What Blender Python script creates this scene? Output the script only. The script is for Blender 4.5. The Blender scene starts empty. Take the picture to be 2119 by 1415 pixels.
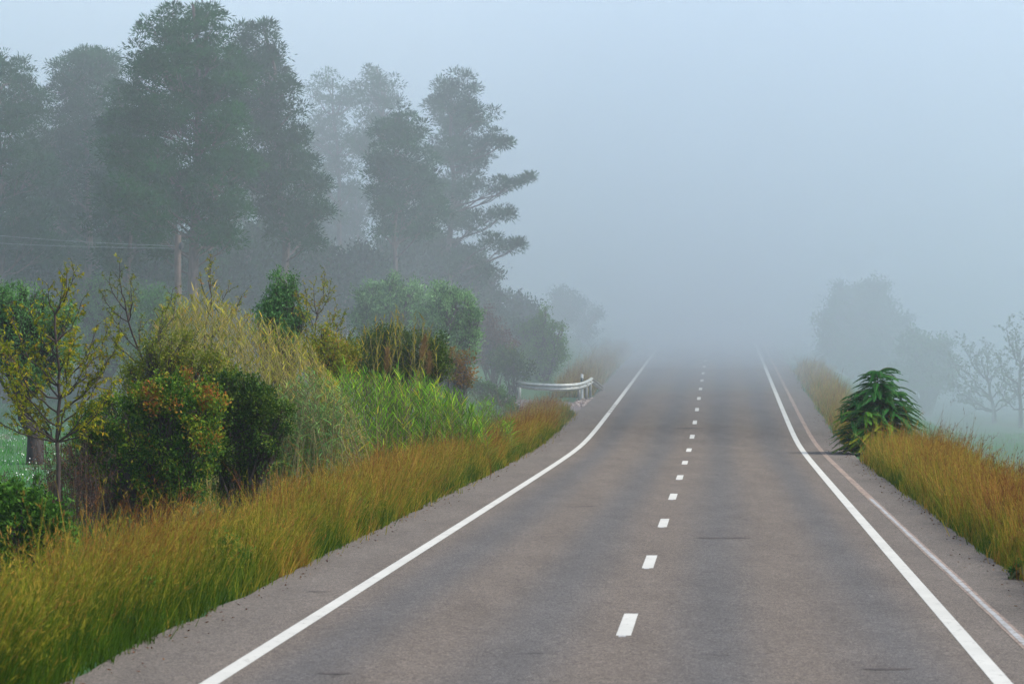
import bpy, math, random
import numpy as np
from mathutils import Vector, Matrix, noise as mnoise

scene = bpy.context.scene
C = scene.collection
R = math.radians

# ------------------------------------------------------------------ camera, world, sun, exposure
EYE = 3.0                      # camera height above the z=0 datum (the datum is arbitrary, the road lies below it)
cam_d = bpy.data.cameras.new("camera")
cam = bpy.data.objects.new("camera", cam_d)
C.objects.link(cam)
cam.location = (0, 0, EYE)
cam.rotation_euler = (R(90), 0, 0)
cam_d.sensor_width = 36.0
cam_d.lens = 36.0 * 4638 / 2119
cam_d.shift_y = -57.5 / 2119
cam_d.clip_end = 3000
cam_d.dof.use_dof = True
cam_d.dof.focus_distance = 52
cam_d.dof.aperture_fstop = 3.2
scene.camera = cam

world = bpy.data.worlds.new("World")
scene.world = world
world.use_nodes = True
wn = world.node_tree
sky = wn.nodes.new("ShaderNodeTexSky")
sky.sky_type = 'NISHITA'
sky.sun_disc = False
SUN_EL, SUN_AZ = 48, 104        # azimuth measured from +Y (down the road) towards +X
sky.sun_elevation = R(SUN_EL)
sky.sun_rotation = R(SUN_AZ)
sky.air_density = 1.0
sky.dust_density = 1.0
sky.ozone_density = 1.6
bg = wn.nodes["Background"]
wn.links.new(sky.outputs[0], bg.inputs[0])
bg.inputs[1].default_value = 0.145

sun_d = bpy.data.lights.new("sun", 'SUN')
sun_d.energy = 2.5
sun_d.angle = R(22)
sun_d.color = (1.0, 0.95, 0.87)
sun = bpy.data.objects.new("sun", sun_d)
C.objects.link(sun)
sun.rotation_euler = Vector((-math.sin(R(SUN_AZ)) * math.cos(R(SUN_EL)),
                             -math.cos(R(SUN_AZ)) * math.cos(R(SUN_EL)),
                             -math.sin(R(SUN_EL)))).to_track_quat('-Z', 'Y').to_euler()

scene.view_settings.view_transform = 'Standard'
scene.view_settings.look = 'None'
scene.view_settings.exposure = 0.96
scene.view_settings.gamma = 1.0
scene.cycles.max_bounces = 14
scene.cycles.diffuse_bounces = 2
scene.cycles.glossy_bounces = 1
scene.cycles.transmission_bounces = 2
scene.cycles.volume_bounces = 9
scene.cycles.use_denoising = True
scene.cycles.caustics_reflective = False
scene.cycles.caustics_refractive = False
# ------------------------------------------------------------------ helpers
rng = np.random.RandomState(7)
random.seed(7)

def smooth(a, b, x):
    t = min(1.0, max(0.0, (x - a) / (b - a)))
    return t * t * (3 - 2 * t)

def px(x, y, D):
    """a point at depth D metres, given in the photograph's own measure (used only to take sizes off the photo)"""
    return np.array([(x - 1059.5) / 4638 * D, D, (650 - y) / 4638 * D + EYE])

class MB:
    """collects vertices, quads/tris and one tint value per face, then makes ONE mesh object"""
    def __init__(self):
        self.v = []; self.f = []; self.t = []; self.n = 0
    def add(self, verts, faces, tint=0.5):
        verts = np.asarray(verts, dtype=np.float64).reshape(-1, 3)
        faces = np.asarray(faces, dtype=np.int64)
        self.v.append(verts)
        self.f.append(faces + self.n)
        t = np.empty(len(faces)); t[:] = tint
        self.t.append(t)
        self.n += len(verts)
        return self
    def build(self, name, mat, parent=None, smooth_shade=False, loc=None):
        me = bpy.data.meshes.new(name)
        V = np.concatenate(self.v)
        if loc is not None:
            V = V - np.asarray(loc)
        me.vertices.add(len(V))
        me.vertices.foreach_set("co", V.astype(np.float32).ravel())
        sizes = np.concatenate([np.full(len(f), f.shape[1]) for f in self.f])
        loops = np.concatenate([f.ravel() for f in self.f])
        me.loops.add(len(loops))
        me.loops.foreach_set("vertex_index", loops.astype(np.int32))
        me.polygons.add(len(sizes))
        starts = np.concatenate([[0], np.cumsum(sizes)[:-1]])
        me.polygons.foreach_set("loop_start", starts.astype(np.int32))
        if smooth_shade:
            me.polygons.foreach_set("use_smooth", np.ones(len(sizes), dtype=bool))
        a = me.attributes.new("tint", 'FLOAT', 'FACE')
        a.data.foreach_set("value", np.clip(np.concatenate(self.t), 0, 1).astype(np.float32))
        me.update(calc_edges=True)
        me.validate()
        me.materials.append(mat)
        o = bpy.data.objects.new(name, me)
        C.objects.link(o)
        if parent is not None:
            o.parent = parent
        if loc is not None and parent is None:
            o.location = loc
        return o

def tube(mb, pts, rad, n=6, tint=0.5, cap=True):
    pts = np.asarray(pts, dtype=float); k = len(pts)
    rad = np.broadcast_to(np.asarray(rad, dtype=float), (k,))
    tan = np.gradient(pts, axis=0)
    tan /= np.linalg.norm(tan, axis=1, keepdims=True) + 1e-9
    up = np.where(np.abs(tan[:, 2:3]) > 0.9, np.array([[1.0, 0, 0]]), np.array([[0, 0, 1.0]]))
    a = np.cross(tan, up); a /= np.linalg.norm(a, axis=1, keepdims=True) + 1e-9
    b = np.cross(tan, a)
    th = np.arange(n) * 2 * np.pi / n
    ring = a[:, None, :] * np.cos(th)[None, :, None] + b[:, None, :] * np.sin(th)[None, :, None]
    V = (pts[:, None, :] + ring * rad[:, None, None]).reshape(-1, 3)
    i = np.arange(k - 1)[:, None] * n; j = np.arange(n)[None, :]; j2 = (j + 1) % n
    F = np.stack([i + j, i + j2, i + n + j2, i + n + j], -1).reshape(-1, 4)
    mb.add(V, F, tint)

def boxm(mb, c, size, tint=0.5, rot=None):
    c = np.asarray(c, float); s = np.asarray(size, float) / 2
    V = np.array([(x, y, z) for z in (-1, 1) for y in (-1, 1) for x in (-1, 1)], float) * s
    if rot is not None:
        V = V @ np.array(rot).T
    mb.add(V + c, [(0, 2, 3, 1), (4, 5, 7, 6), (0, 1, 5, 4), (2, 6, 7, 3), (0, 4, 6, 2), (1, 3, 7, 5)], tint)

def norm(v):
    return v / (np.linalg.norm(v, axis=-1, keepdims=True) + 1e-9)

def leaves(mb, P, D, L, W, tint, droop=0.0, fold=None):
    """many diamond leaves: base points P, directions D, lengths L, widths W"""
    N = len(P)
    if N == 0: return
    D = norm(D); L = np.broadcast_to(L, (N,))[:, None]; W = np.broadcast_to(W, (N,))[:, None]
    r = norm(rng.normal(size=(N, 3)))
    S = norm(np.cross(D, r)) * W * 0.5
    mid = P + D * L * 0.45
    tip = P + D * L; tip[:, 2] -= droop * L[:, 0]
    V = np.stack([P, mid + S, tip, mid - S], 1).reshape(-1, 3)
    F = np.arange(N * 4).reshape(-1, 4)
    mb.add(V, F, tint)

def blades(mb, P, D, L, W, bend, tint, seg=3, flat=None):
    """grass-like strips that leave P along D and bend over along the vectors `bend`"""
    N = len(P); L = np.broadcast_to(L, (N,)); W = np.broadcast_to(W, (N,))
    D = norm(D)
    side = np.cross(D, norm(bend + 1e-4 * rng.normal(size=(N, 3))))
    rs = norm(rng.normal(size=(N, 3)) * np.array([1, 1, 0.2]))
    side = norm(norm(side) * 0.6 + rs)
    rows = []
    for k in range(seg + 1):
        t = k / seg
        c = P + D * (L * t)[:, None] + bend * (L * t * t)[:, None]
        w = W * (1 - t ** 1.6) * (0.75 if k == 0 else 1) + 0.0006
        rows.append(c - side * w[:, None] * .5); rows.append(c + side * w[:, None] * .5)
    V = np.stack(rows, 1)                       # N, 2(seg+1), 3
    base = np.arange(N)[:, None] * (2 * (seg + 1))
    F = np.concatenate([base + np.array([[2 * k, 2 * k + 1, 2 * k + 3, 2 * k + 2]]) for k in range(seg)], 0)
    mb.add(V.reshape(-1, 3), F, np.tile(np.broadcast_to(tint, (N,)), seg))

def thing(name, label, cat, loc, group=None):
    o = bpy.data.objects.new(name, None); C.objects.link(o)
    o.empty_display_size = 0.3
    o.location = loc
    o["label"] = label; o["category"] = cat
    if group: o["group"] = group
    return o

def tag(o, label, cat, group=None, kind=None):
    o["label"] = label
    if cat: o["category"] = cat
    if group: o["group"] = group
    if kind: o["kind"] = kind
    return o

# ------------------------------------------------------------------ materials
def mat_base(name):
    m = bpy.data.materials.new(name); m.use_nodes = True
    nt = m.node_tree
    return m, nt, nt.nodes["Principled BSDF"], nt.nodes["Material Output"]

def ramp(nt, stops, src, interp='LINEAR'):
    r = nt.nodes.new("ShaderNodeValToRGB")
    r.color_ramp.interpolation = interp
    e = r.color_ramp.elements
    while len(e) < len(stops): e.new(0.5)
    for i, (p, c) in enumerate(stops):
        e[i].position = p; e[i].color = (*c, 1)
    nt.links.new(src, r.inputs[0])
    return r.outputs[0]

def noise_node(nt, scale, detail=4, vec=None, rough=0.55):
    n = nt.nodes.new("ShaderNodeTexNoise")
    n.inputs["Scale"].default_value = scale; n.inputs["Detail"].default_value = detail
    n.inputs["Roughness"].default_value = rough
    if vec is not None: nt.links.new(vec, n.inputs["Vector"])
    return n.outputs["Fac"]

def mixc(nt, fac, a, b, mode='MIX'):
    n = nt.nodes.new("ShaderNodeMix"); n.data_type = 'RGBA'; n.blend_type = mode
    for sock, val in ((n.inputs[0], fac), (n.inputs[6], a), (n.inputs[7], b)):
        if hasattr(val, "is_linked") or hasattr(val, "links"): nt.links.new(val, sock)
        elif isinstance(val, (tuple, list)): sock.default_value = (*val, 1) if len(val) == 3 else val
        else: sock.default_value = val
    return n.outputs[2]

def leaf_mat(name, stops, rough=0.55, trans=0.35, vary=0.35):
    m, nt, b, out = mat_base(name)
    at = nt.nodes.new("ShaderNodeAttribute"); at.attribute_name = "tint"
    c = ramp(nt, stops, at.outputs["Fac"])
    geo = nt.nodes.new("ShaderNodeTexCoord")
    nz = noise_node(nt, 1.1, 3, geo.outputs["Object"])
    g = ramp(nt, [(0.3, (1 - vary,) * 3), (0.7, (1 + vary * .6,) * 3)], nz)
    c = mixc(nt, 1.0, c, g, 'MULTIPLY')
    nt.links.new(c, b.inputs["Base Color"])
    b.inputs["Roughness"].default_value = rough
    b.inputs["Specular IOR Level"].default_value = 0.06
    if trans > 0:
        tr = nt.nodes.new("ShaderNodeBsdfTranslucent"); nt.links.new(c, tr.inputs["Color"])
        mx = nt.nodes.new("ShaderNodeMixShader"); mx.inputs[0].default_value = trans
        nt.links.new(b.outputs[0], mx.inputs[1]); nt.links.new(tr.outputs[0], mx.inputs[2])
        nt.links.new(mx.outputs[0], out.inputs["Surface"])
    return m

def bark_mat(name, c1, c2, scale=9):
    m, nt, b, out = mat_base(name)
    tc = nt.nodes.new("ShaderNodeTexCoord")
    mp = nt.nodes.new("ShaderNodeMapping"); mp.inputs["Scale"].default_value = (1, 1, 0.3)
    nt.links.new(tc.outputs["Object"], mp.inputs[0])
    nz = noise_node(nt, scale, 5, mp.outputs[0])
    nt.links.new(ramp(nt, [(0.35, c1), (0.65, c2)], nz), b.inputs["Base Color"])
    b.inputs["Roughness"].default_value = 0.9
    bp = nt.nodes.new("ShaderNodeBump"); bp.inputs["Strength"].default_value = 0.6; bp.inputs["Distance"].default_value = 0.03
    nt.links.new(nz, bp.inputs["Height"]); nt.links.new(bp.outputs[0], b.inputs["Normal"])
    return m

# ------------------------------------------------------------------ road profile and terrain
K = 0.09368                                   # the road runs away slightly to the right
def xc(Y): return -1.02 + K * Y
def zr(Y):
    a = -2.86 - 0.0205 * Y
    b = -6.10 + 0.0237 * Y
    if Y > 190: b = -6.10 + 0.0237 * 190 + (Y - 190) * 0.012
    return (a + b) / 2 + math.sqrt(((a - b) / 2) ** 2 + 0.15 ** 2) + EYE
zrv = np.vectorize(zr)

def gz(X, Y):
    """height of the ground"""
    s = X - xc(Y)
    r = zr(Y)
    if -4.95 < s < 5.0: return r - 0.06
    n = mnoise.noise(Vector((X * 0.25, Y * 0.25, 0))) * 0.12 + mnoise.noise(Vector((X * 0.06, Y * 0.06, 3))) * 0.35
    if s < 0:
        field = -4.25 + 0.0 * Y + EYE
        hill = -4.25 + 2.6 * smooth(92, 125, Y) + 3 * smooth(125, 260, Y) + EYE
        near = -4.25 + (1.75 * smooth(78, 96, Y) + 1.2 * smooth(96, 140, Y)) + 3 * smooth(140, 260, Y) + EYE
        w = smooth(-26, -9, s)
        far = hill * (1 - w) + near * w
        t = smooth(-5.7, -9.2, s) if False else smooth(5.7, 9.0, -s)
        track = smooth(87.5, 89.5, Y) * (1 - smooth(103, 108, Y)) * (1 - smooth(9.0, 11, -s))
        h = (r - 0.05) * (1 - t) + (far + n * t) * t
        return h * (1 - track) + (r - 0.07) * track
    else:
        field = -6.1 + n + EYE
        t = smooth(6.2, 13.5, s)
        return (r - 0.05) * (1 - t) + field * t

def grid(name, xs, ys, zf, mat):
    V = np.array([(x, y, zf(x, y)) for y in ys for x in xs])
    nx = len(xs)
    i = np.arange(len(ys) - 1)[:, None] * nx + np.arange(nx - 1)[None, :]
    F = np.stack([i, i + 1, i + 1 + nx, i + nx], -1).reshape(-1, 4)
    mb = MB(); mb.add(V, F)
    return mb.build(name, mat, smooth_shade=True)

m, nt, b, out = mat_base("meadow_ground")
tc = nt.nodes.new("ShaderNodeTexCoord")
n1 = noise_node(nt, 0.35, 6, tc.outputs["Object"], 0.6)
n2 = noise_node(nt, 6, 5, tc.outputs["Object"], 0.7)
cg = ramp(nt, [(0.3, (0.02, 0.06, 0.014)), (0.55, (0.035, 0.11, 0.03)), (0.75, (0.06, 0.12, 0.04))], n2)
cs = ramp(nt, [(0.25, (0.07, 0.045, 0.025)), (0.75, (0.12, 0.085, 0.05))], n2)
fs_ = ramp(nt, [(0.56, (0, 0, 0)), (0.68, (1, 1, 1))], n1)
nt.links.new(mixc(nt, fs_, cg, cs), b.inputs["Base Color"])
b.inputs["Roughness"].default_value = 1.0
GROUND = m

def axis(parts):
    out = []
    for a, b_, st in parts: out += list(np.arange(a, b_, st))
    return np.array(out + [parts[-1][1]])

# the ground is laid out along the road so its fine rows follow the verge
srow = axis([(-400, -60, 20), (-60, -14, 2), (-14, -4, 0.5), (-4, 4, 2), (4, 15, 0.5), (15, 60, 3), (60, 360, 20)])
yrow = axis([(-50, 10, 5), (10, 130, 1.0), (130, 240, 5), (240, 540, 20)])
V = np.array([(s + xc(min(y, 260)), y, gz(s + xc(min(y, 260)), y)) for y in yrow for s in srow])
nx = len(srow)
i = np.arange(len(yrow) - 1)[:, None] * nx + np.arange(nx - 1)[None, :]
mb = MB(); mb.add(V, np.stack([i, i + 1, i + 1 + nx, i + nx], -1).reshape(-1, 4))
ground = mb.build("ground", GROUND, smooth_shade=True)
tag(ground, "green meadow and sloping verges on both sides of the road", None, kind="structure")

# ---- road
def road_strip(name, s0, s1, y0, y1, lift, mat, parent=None, step=1.0, wob=0.0, thick=0.0):
    ys = np.arange(y0, y1 + 1e-6, step) if (y1 - y0) > step else np.array([y0, y1])
    V = []
    for y in ys:
        w0 = w1 = 0
        if wob:
            w0 = wob * (mnoise.noise(Vector((0.5, y * 0.5, 1))) + .6 * mnoise.noise(Vector((0.5, y * 2.3, 9))))
            w1 = wob * (mnoise.noise(Vector((7.5, y * 0.5, 4))) + .6 * mnoise.noise(Vector((7.5, y * 2.3, 2))))
        for s in np.linspace(s0 + w0, s1 + w1, 13 if s1 - s0 > 3 else 2):
            V.append((s + xc(y), y, zr(y) + lift))
    nx = 13 if s1 - s0 > 3 else 2
    ny = len(ys)
    i = np.arange(ny - 1)[:, None] * nx + np.arange(nx - 1)[None, :]
    mb = MB(); mb.add(V, np.stack([i, i + 1, i + 1 + nx, i + nx], -1).reshape(-1, 4))
    if thick:                                        # the broken outer edge of the asphalt
        V = np.array(V)
        for col, sg in ((0, -1), (nx - 1, 1)):
            top = V.reshape(ny, nx, 3)[:, col]
            bot = top + np.array([0.06 * sg, 0, -thick])
            k = np.arange(ny - 1)
            f = np.stack([k, k + 1, k + 1 + ny, k + ny], -1)
            if sg > 0: f = f[:, ::-1]
            mb.add(np.concatenate([top, bot]), f)
    return mb.build(name, mat, parent)

m, nt, b, out = mat_base("asphalt")
tc = nt.nodes.new("ShaderNodeTexCoord")
# coordinate across the road: s = x - xc(y)
sep = nt.nodes.new("ShaderNodeSeparateXYZ"); nt.links.new(tc.outputs["Object"], sep.inputs[0])
def math_node(op, a, b_=None, c=None):
    n = nt.nodes.new("ShaderNodeMath"); n.operation = op
    for k, v in enumerate((a, b_, c)):
        if v is None: continue
        if isinstance(v, (int, float)): n.inputs[k].default_value = v
        else: nt.links.new(v, n.inputs[k])
    return n.outputs[0]
s_ = math_node('ADD', math_node('SUBTRACT', sep.outputs[0], math_node('MULTIPLY', sep.outputs[1], K)), 1.02)
wv = nt.nodes.new("ShaderNodeCombineXYZ")
nt.links.new(math_node('MULTIPLY', s_, 1.0), wv.inputs[0]); nt.links.new(math_node('MULTIPLY', sep.outputs[1], 0.06), wv.inputs[1])
wear = noise_node(nt, 0.55, 4, wv.outputs[0])
s_w = math_node('ADD', s_, math_node('MULTIPLY', math_node('SUBTRACT', wear, 0.5), 0.8))
# polished wheel paths: greyer bands at |s| = 0.95 and 2.65
absS = math_node('ABSOLUTE', s_w)
def band(center, width):
    d = math_node('ABSOLUTE', math_node('SUBTRACT', absS, center))
    return ramp(nt, [(0.0, (1, 1, 1)), (1.0, (0, 0, 0))], math_node('DIVIDE', d, width), 'EASE')
wh = math_node('MAXIMUM', band(0.95, 0.75), band(2.7, 0.75))
aggr = noise_node(nt, 55, 3, tc.outputs["Object"], 0.8)
mpm = nt.nodes.new('ShaderNodeMapping'); mpm.inputs['Scale'].default_value = (1, .25, 1); nt.links.new(tc.outputs['Object'], mpm.inputs[0])
mott = noise_node(nt, 1.6, 6, mpm.outputs[0], 0.65)
base = mixc(nt, wh, (0.124, 0.101, 0.080), (0.096, 0.087, 0.078))
shoulder = ramp(nt, [(0.0, (0, 0, 0)), (1.0, (1, 1, 1))], math_node('SUBTRACT', absS, 3.2))
base = mixc(nt, shoulder, base, (0.125, 0.106, 0.087))
base = mixc(nt, 1.0, base, ramp(nt, [(0.25, (0.82,) * 3), (0.75, (1.15,) * 3)], mott), 'MULTIPLY')
base = mixc(nt, 1.0, base, ramp(nt, [(0.32, (0.3,) * 3), (0.68, (1.8,) * 3)], aggr), 'MULTIPLY')
base = mixc(nt, 1.0, base, ramp(nt, [(0.3, (0.86,) * 3), (0.7, (1.14,) * 3)], noise_node(nt, 7, 6, tc.outputs['Object'], 0.75)), 'MULTIPLY')
base = mixc(nt, 1.0, base, ramp(nt, [(0.3, (0.6,) * 3), (0.7, (1.4,) * 3)], noise_node(nt, 22, 4, tc.outputs['Object'], 0.8)), 'MULTIPLY')
# dark tar spots and repairs
wv2 = nt.nodes.new("ShaderNodeCombineXYZ")
nt.links.new(math_node('MULTIPLY', s_, 0.55), wv2.inputs[0]); nt.links.new(math_node('MULTIPLY', sep.outputs[1], 0.9), wv2.inputs[1])
sp = noise_node(nt, 0.8, 5, wv2.outputs[0], 0.7)
base = mixc(nt, ramp(nt, [(0.66, (0, 0, 0)), (0.74, (0.75,) * 3)], sp), base, (0.028, 0.025, 0.026))
# thin cracks across the lanes
vor = nt.nodes.new("ShaderNodeTexVoronoi"); vor.feature = 'DISTANCE_TO_EDGE'; vor.inputs["Scale"].default_value = 0.33
dist = nt.nodes.new("ShaderNodeVectorMath"); dist.operation = 'ADD'
nzc = nt.nodes.new("ShaderNodeTexNoise"); nzc.inputs["Scale"].default_value = 1.5; nzc.inputs["Detail"].default_value = 4
nt.links.new(tc.outputs["Object"], nzc.inputs["Vector"]); nt.links.new(tc.outputs["Object"], dist.inputs[0]); nt.links.new(nzc.outputs["Color"], dist.inputs[1])
nt.links.new(dist.outputs[0], vor.inputs["Vector"])
crk = math_node('MULTIPLY', ramp(nt, [(0.0, (1, 1, 1)), (0.006, (0, 0, 0))], vor.outputs["Distance"]), ramp(nt, [(0.5, (0, 0, 0)), (0.6, (0.5,) * 3)], mott))
base = mixc(nt, crk, base, (0.04, 0.035, 0.035))
nt.links.new(base, b.inputs["Base Color"])
b.inputs["Roughness"].default_value = 0.95; b.inputs["Specular IOR Level"].default_value = 0.12
bp = nt.nodes.new("ShaderNodeBump"); bp.inputs["Strength"].default_value = 0.35; bp.inputs["Distance"].default_value = 0.01
nt.links.new(aggr, bp.inputs["Height"]); nt.links.new(bp.outputs[0], b.inputs["Normal"])
ASPHALT = m

road = road_strip("road", -4.80, 4.90, 4, 330, 0.0, ASPHALT, wob=0.13, thick=0.10, step=0.5)
tag(road, "grey asphalt road running straight into the fog", None, kind="structure")

def paint_mat(name, col, worn, thr=0.30, rough=0.6):
    m, nt, b, out = mat_base(name)
    tc = nt.nodes.new("ShaderNodeTexCoord")
    nz = noise_node(nt, 9, 8, tc.outputs["Object"], 0.75)
    c = mixc(nt, ramp(nt, [(thr, (1, 1, 1)), (thr + 0.12, (0, 0, 0))], nz), col, worn)
    n2 = noise_node(nt, 1.1, 3, tc.outputs["Object"])
    c = mixc(nt, 1.0, c, ramp(nt, [(0.3, (0.86,) * 3), (0.7, (1.0,) * 3)], n2), 'MULTIPLY')
    nt.links.new(c, b.inputs["Base Color"]); b.inputs["Roughness"].default_value = rough + .3; b.inputs["Specular IOR Level"].default_value = 0.1
    return m
PAINT = paint_mat("white_road_paint", (0.52, 0.50, 0.435), (0.22, 0.20, 0.17), 0.31)
OLDPAINT = paint_mat("old_road_paint", (0.36, 0.36, 0.34), (0.22, 0.18, 0.15), 0.38)
PINKP = paint_mat("rusty_old_seam", (0.33, 0.25, 0.19), (0.18, 0.135, 0.11), 0.42)
TAR = paint_mat("tar", (0.045, 0.040, 0.038), (0.095, 0.080, 0.07), 0.50)

# edge lines; the left one is cut by a few slanting gaps at the side track
l1 = road_strip("edge_line", -3.585, -3.415, 4, 90.0, 0.004, PAINT, road)
l1["label"] = "near white line along the left edge of the road"
gy = 90.35
for kk in range(3):
    q = road_strip("line_sliver", -3.585, -3.415, gy, gy + 1.0, 0.004, PAINT, road, step=5)
    gy += 1.4
l2 = road_strip("edge_line", -3.585, -3.415, gy, 320, 0.004, PAINT, road)
l2["label"] = "far white line on the left fading in fog"
l3 = road_strip("edge_line", 3.415, 3.585, 4, 320, 0.004, PAINT, road)
l3["label"] = "white line along the right edge of the road"
o1 = road_strip("old_line", 4.00, 4.14, 4, 200, 0.004, PINKP, road, wob=0.012)
o1["label"] = "faded pinkish old line on the right shoulder"
o2 = road_strip("old_line", 4.035, 4.10, 4, 46, 0.008, OLDPAINT, road, wob=0.01)
o2["label"] = "worn pale strip inside the old line"
for k in range(26):
    yc = 24.5 + 7.5 * (k - 2)
    w = 0.078
    d = road_strip("centre_dash", -w, w, yc - 1.3, yc + 1.3, 0.004, PAINT, road)
    if 0 <= k - 2 < 5:                                # ghost of the older, shifted dash sticking out at the near end
        d2 = road_strip("old_dash", -w + .03, w - .05, yc - 1.42, yc - 1.30, 0.004, OLDPAINT, road, step=5)

def patch(name, cx, cy, w, l, mat, seed, label, lift=0.004):
    """an irregular flat stain or tar patch on the road"""
    n = 40; V = [(0, 0, 0)]
    ang = np.linspace(0, 2 * np.pi, n, endpoint=False)
    pts = []
    for a in ang:
        r = 1 + 0.45 * mnoise.noise(Vector((math.cos(a) * 1.5 + seed, math.sin(a) * 1.5, seed))) + .25 * mnoise.noise(Vector((math.cos(a) * 5 + seed, math.sin(a) * 5, seed)))
        s = cx + w / 2 * r * math.cos(a); y = cy + l / 2 * r * math.sin(a)
        pts.append((s + xc(y), y, zr(y) + lift))
    pts.append((cx + xc(cy), cy, zr(cy) + lift))
    mb = MB(); mb.add(pts, [(i, (i + 1) % n, n) for i in range(n)])
    o = mb.build(name, mat, road); o["label"] = label
    return o
def s_at(x, y0, y):      # lateral position of a photo point lying on the road at depth y0
    return (x - 1059.5) / 4638 * y0 - xc(y0)
def depth_at(y):
    best = min(np.arange(12, 200, 0.1), key=lambda D: abs(650 - (zr(D) - EYE) * 4638 / D - y))
    return float(best)
for (x, y, w, l, lab) in ((1500, 1113, .85, .42, "long dark tar mark in the right lane"),
                          (1425, 886, 1.0, .9, "dark tar mark beside the centre line"),
                          (1500, 884, .4, .5, "small dark spot in the right lane"),
                          (1830, 1385, .42, .22, "dark curved stain at the near right"),
                          (690, 1393, .3, .25, "dark blotch at the near left"),
                          (655, 1224, .35, .09, "short dark crack on the left shoulder")):
    D = depth_at(y)
    patch("tar_patch", s_at(x, D, y), D, w, l * .6, TAR, x * .01, lab)

# the paved side track that leaves on the left by the guard rail
m, nt, b, out = mat_base("side_track")
tc = nt.nodes.new("ShaderNodeTexCoord")
nz = noise_node(nt, 14, 6, tc.outputs["Object"], 0.7)
nt.links.new(ramp(nt, [(0.3, (0.11, 0.085, 0.075)), (0.7, (0.20, 0.155, 0.135))], nz), b.inputs["Base Color"])
b.inputs["Roughness"].default_value = 0.95
mb = MB(); V = []
sx = np.linspace(-4.7, -13, 18)
for s in sx:
    for y in np.linspace(89.5 + 0.9 * (-4.7 - s), 96.3 + 0.9 * (-4.7 - s), 8):
        yy = y + .35 * mnoise.noise(Vector((s, y, 5)))
        V.append((s + xc(yy), yy, zr(yy) - 0.02 + (0 if s > -9 else 0)))
i = np.arange(17)[:, None] * 8 + np.arange(7)[None, :]
mb.add(V, np.stack([i, i + 8, i + 9, i + 1], -1).reshape(-1, 4))
tr = mb.build("side_track", m)
tag(tr, "pale paved side track joining the road on the left", None, kind="structure")
# ------------------------------------------------------------------ plant materials
M_PINE = leaf_mat("pine_needles", [(0, (0.0033, 0.0351, 0.0079)), (0.5, (0.0089, 0.0737, 0.0135)), (1, (0.0204, 0.1123, 0.0190))], trans=0.15)
M_OLIVE = leaf_mat("olive_leaves", [(0, (0.0559, 0.1266, 0.0465)), (0.5, (0.1366, 0.2643, 0.0960)), (1, (0.2732, 0.4441, 0.1778))], trans=0.25)
M_MIST = leaf_mat("soft_green_leaves", [(0, (0.0415, 0.1131, 0.0351)), (0.5, (0.0830, 0.2020, 0.0585)), (1, (0.1522, 0.2909, 0.0819))], trans=0.3)
M_DARK = leaf_mat("dark_shrub_leaves", [(0, (0.0155, 0.0447, 0.0071)), (0.5, (0.0425, 0.0939, 0.0119)), (1, (0.1266, 0.1789, 0.0173))], trans=0.2)
M_MASTIC = leaf_mat("mastic_leaves", [(0, (0.0212, 0.0642, 0.0070)), (0.35, (0.0634, 0.1444, 0.0119)), (0.62, (0.1801, 0.2596, 0.0168)), (0.78, (0.2533, 0.2114, 0.0189)), (1, (0.3379, 0.1108, 0.0217))], trans=0.25)
M_BRAMBLE = leaf_mat("bramble_leaves", [(0, (0.0194, 0.0596, 0.0085)), (0.5, (0.0572, 0.1519, 0.0162)), (1, (0.1296, 0.2531, 0.0293))], trans=0.3)
M_ALMOND = leaf_mat("almond_leaves", [(0, (0.0824, 0.1237, 0.0076)), (0.45, (0.2273, 0.2465, 0.0107)), (0.8, (0.3986, 0.3451, 0.0152)), (1, (0.3712, 0.1972, 0.0152))], trans=0.4)
M_SPARSE = leaf_mat("yellowing_leaves", [(0, (0.0800, 0.1282, 0.0126)), (0.5, (0.2148, 0.2447, 0.0214)), (0.85, (0.3938, 0.3335, 0.0321)), (1, (0.3580, 0.1569, 0.0214))], trans=0.35)
M_REEDDRY = leaf_mat("dry_reed_leaves", [(0, (0.1080, 0.1603, 0.0162)), (0.4, (0.2554, 0.2923, 0.0274)), (0.75, (0.5109, 0.4336, 0.0514)), (1, (0.5865, 0.3582, 0.0581))], trans=0.35)
M_REED = leaf_mat("green_reed_leaves", [(0, (0.0631, 0.1712, 0.0134)), (0.5, (0.1682, 0.3726, 0.0236)), (0.85, (0.3467, 0.5236, 0.0370)), (1, (0.6000, 0.5035, 0.0445))], trans=0.4)
M_REEDBLUE = leaf_mat("bluish_reed_leaves", [(0, (0.0606, 0.1677, 0.0410)), (0.5, (0.1507, 0.3242, 0.0819)), (0.9, (0.3028, 0.4192, 0.1092)), (1, (0.5247, 0.3353, 0.0819))], trans=0.35)
M_PLUME = leaf_mat("reed_plume", [(0, (0.1350, 0.0747, 0.0315)), (1, (0.2970, 0.1755, 0.0735))], trans=0.3)
M_YCANE = leaf_mat("yellow_cane_leaves", [(0, (0.1074, 0.1174, 0.0120)), (0.5, (0.3222, 0.2817, 0.0246)), (1, (0.4296, 0.2817, 0.0328))], trans=0.4)
M_ORANGE = leaf_mat("orange_leaves", [(0, (0.0607, 0.0729, 0.0162)), (0.5, (0.2126, 0.1401, 0.0231)), (1, (0.3038, 0.1336, 0.0347))], trans=0.4)
M_FERN = leaf_mat("feathery_leaves", [(0, (0.0126, 0.0734, 0.0141)), (0.45, (0.0253, 0.1322, 0.0188)), (0.75, (0.0948, 0.2301, 0.0165)), (1, (0.26, 0.27, 0.014))], trans=0.25, vary=0.2)
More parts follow.
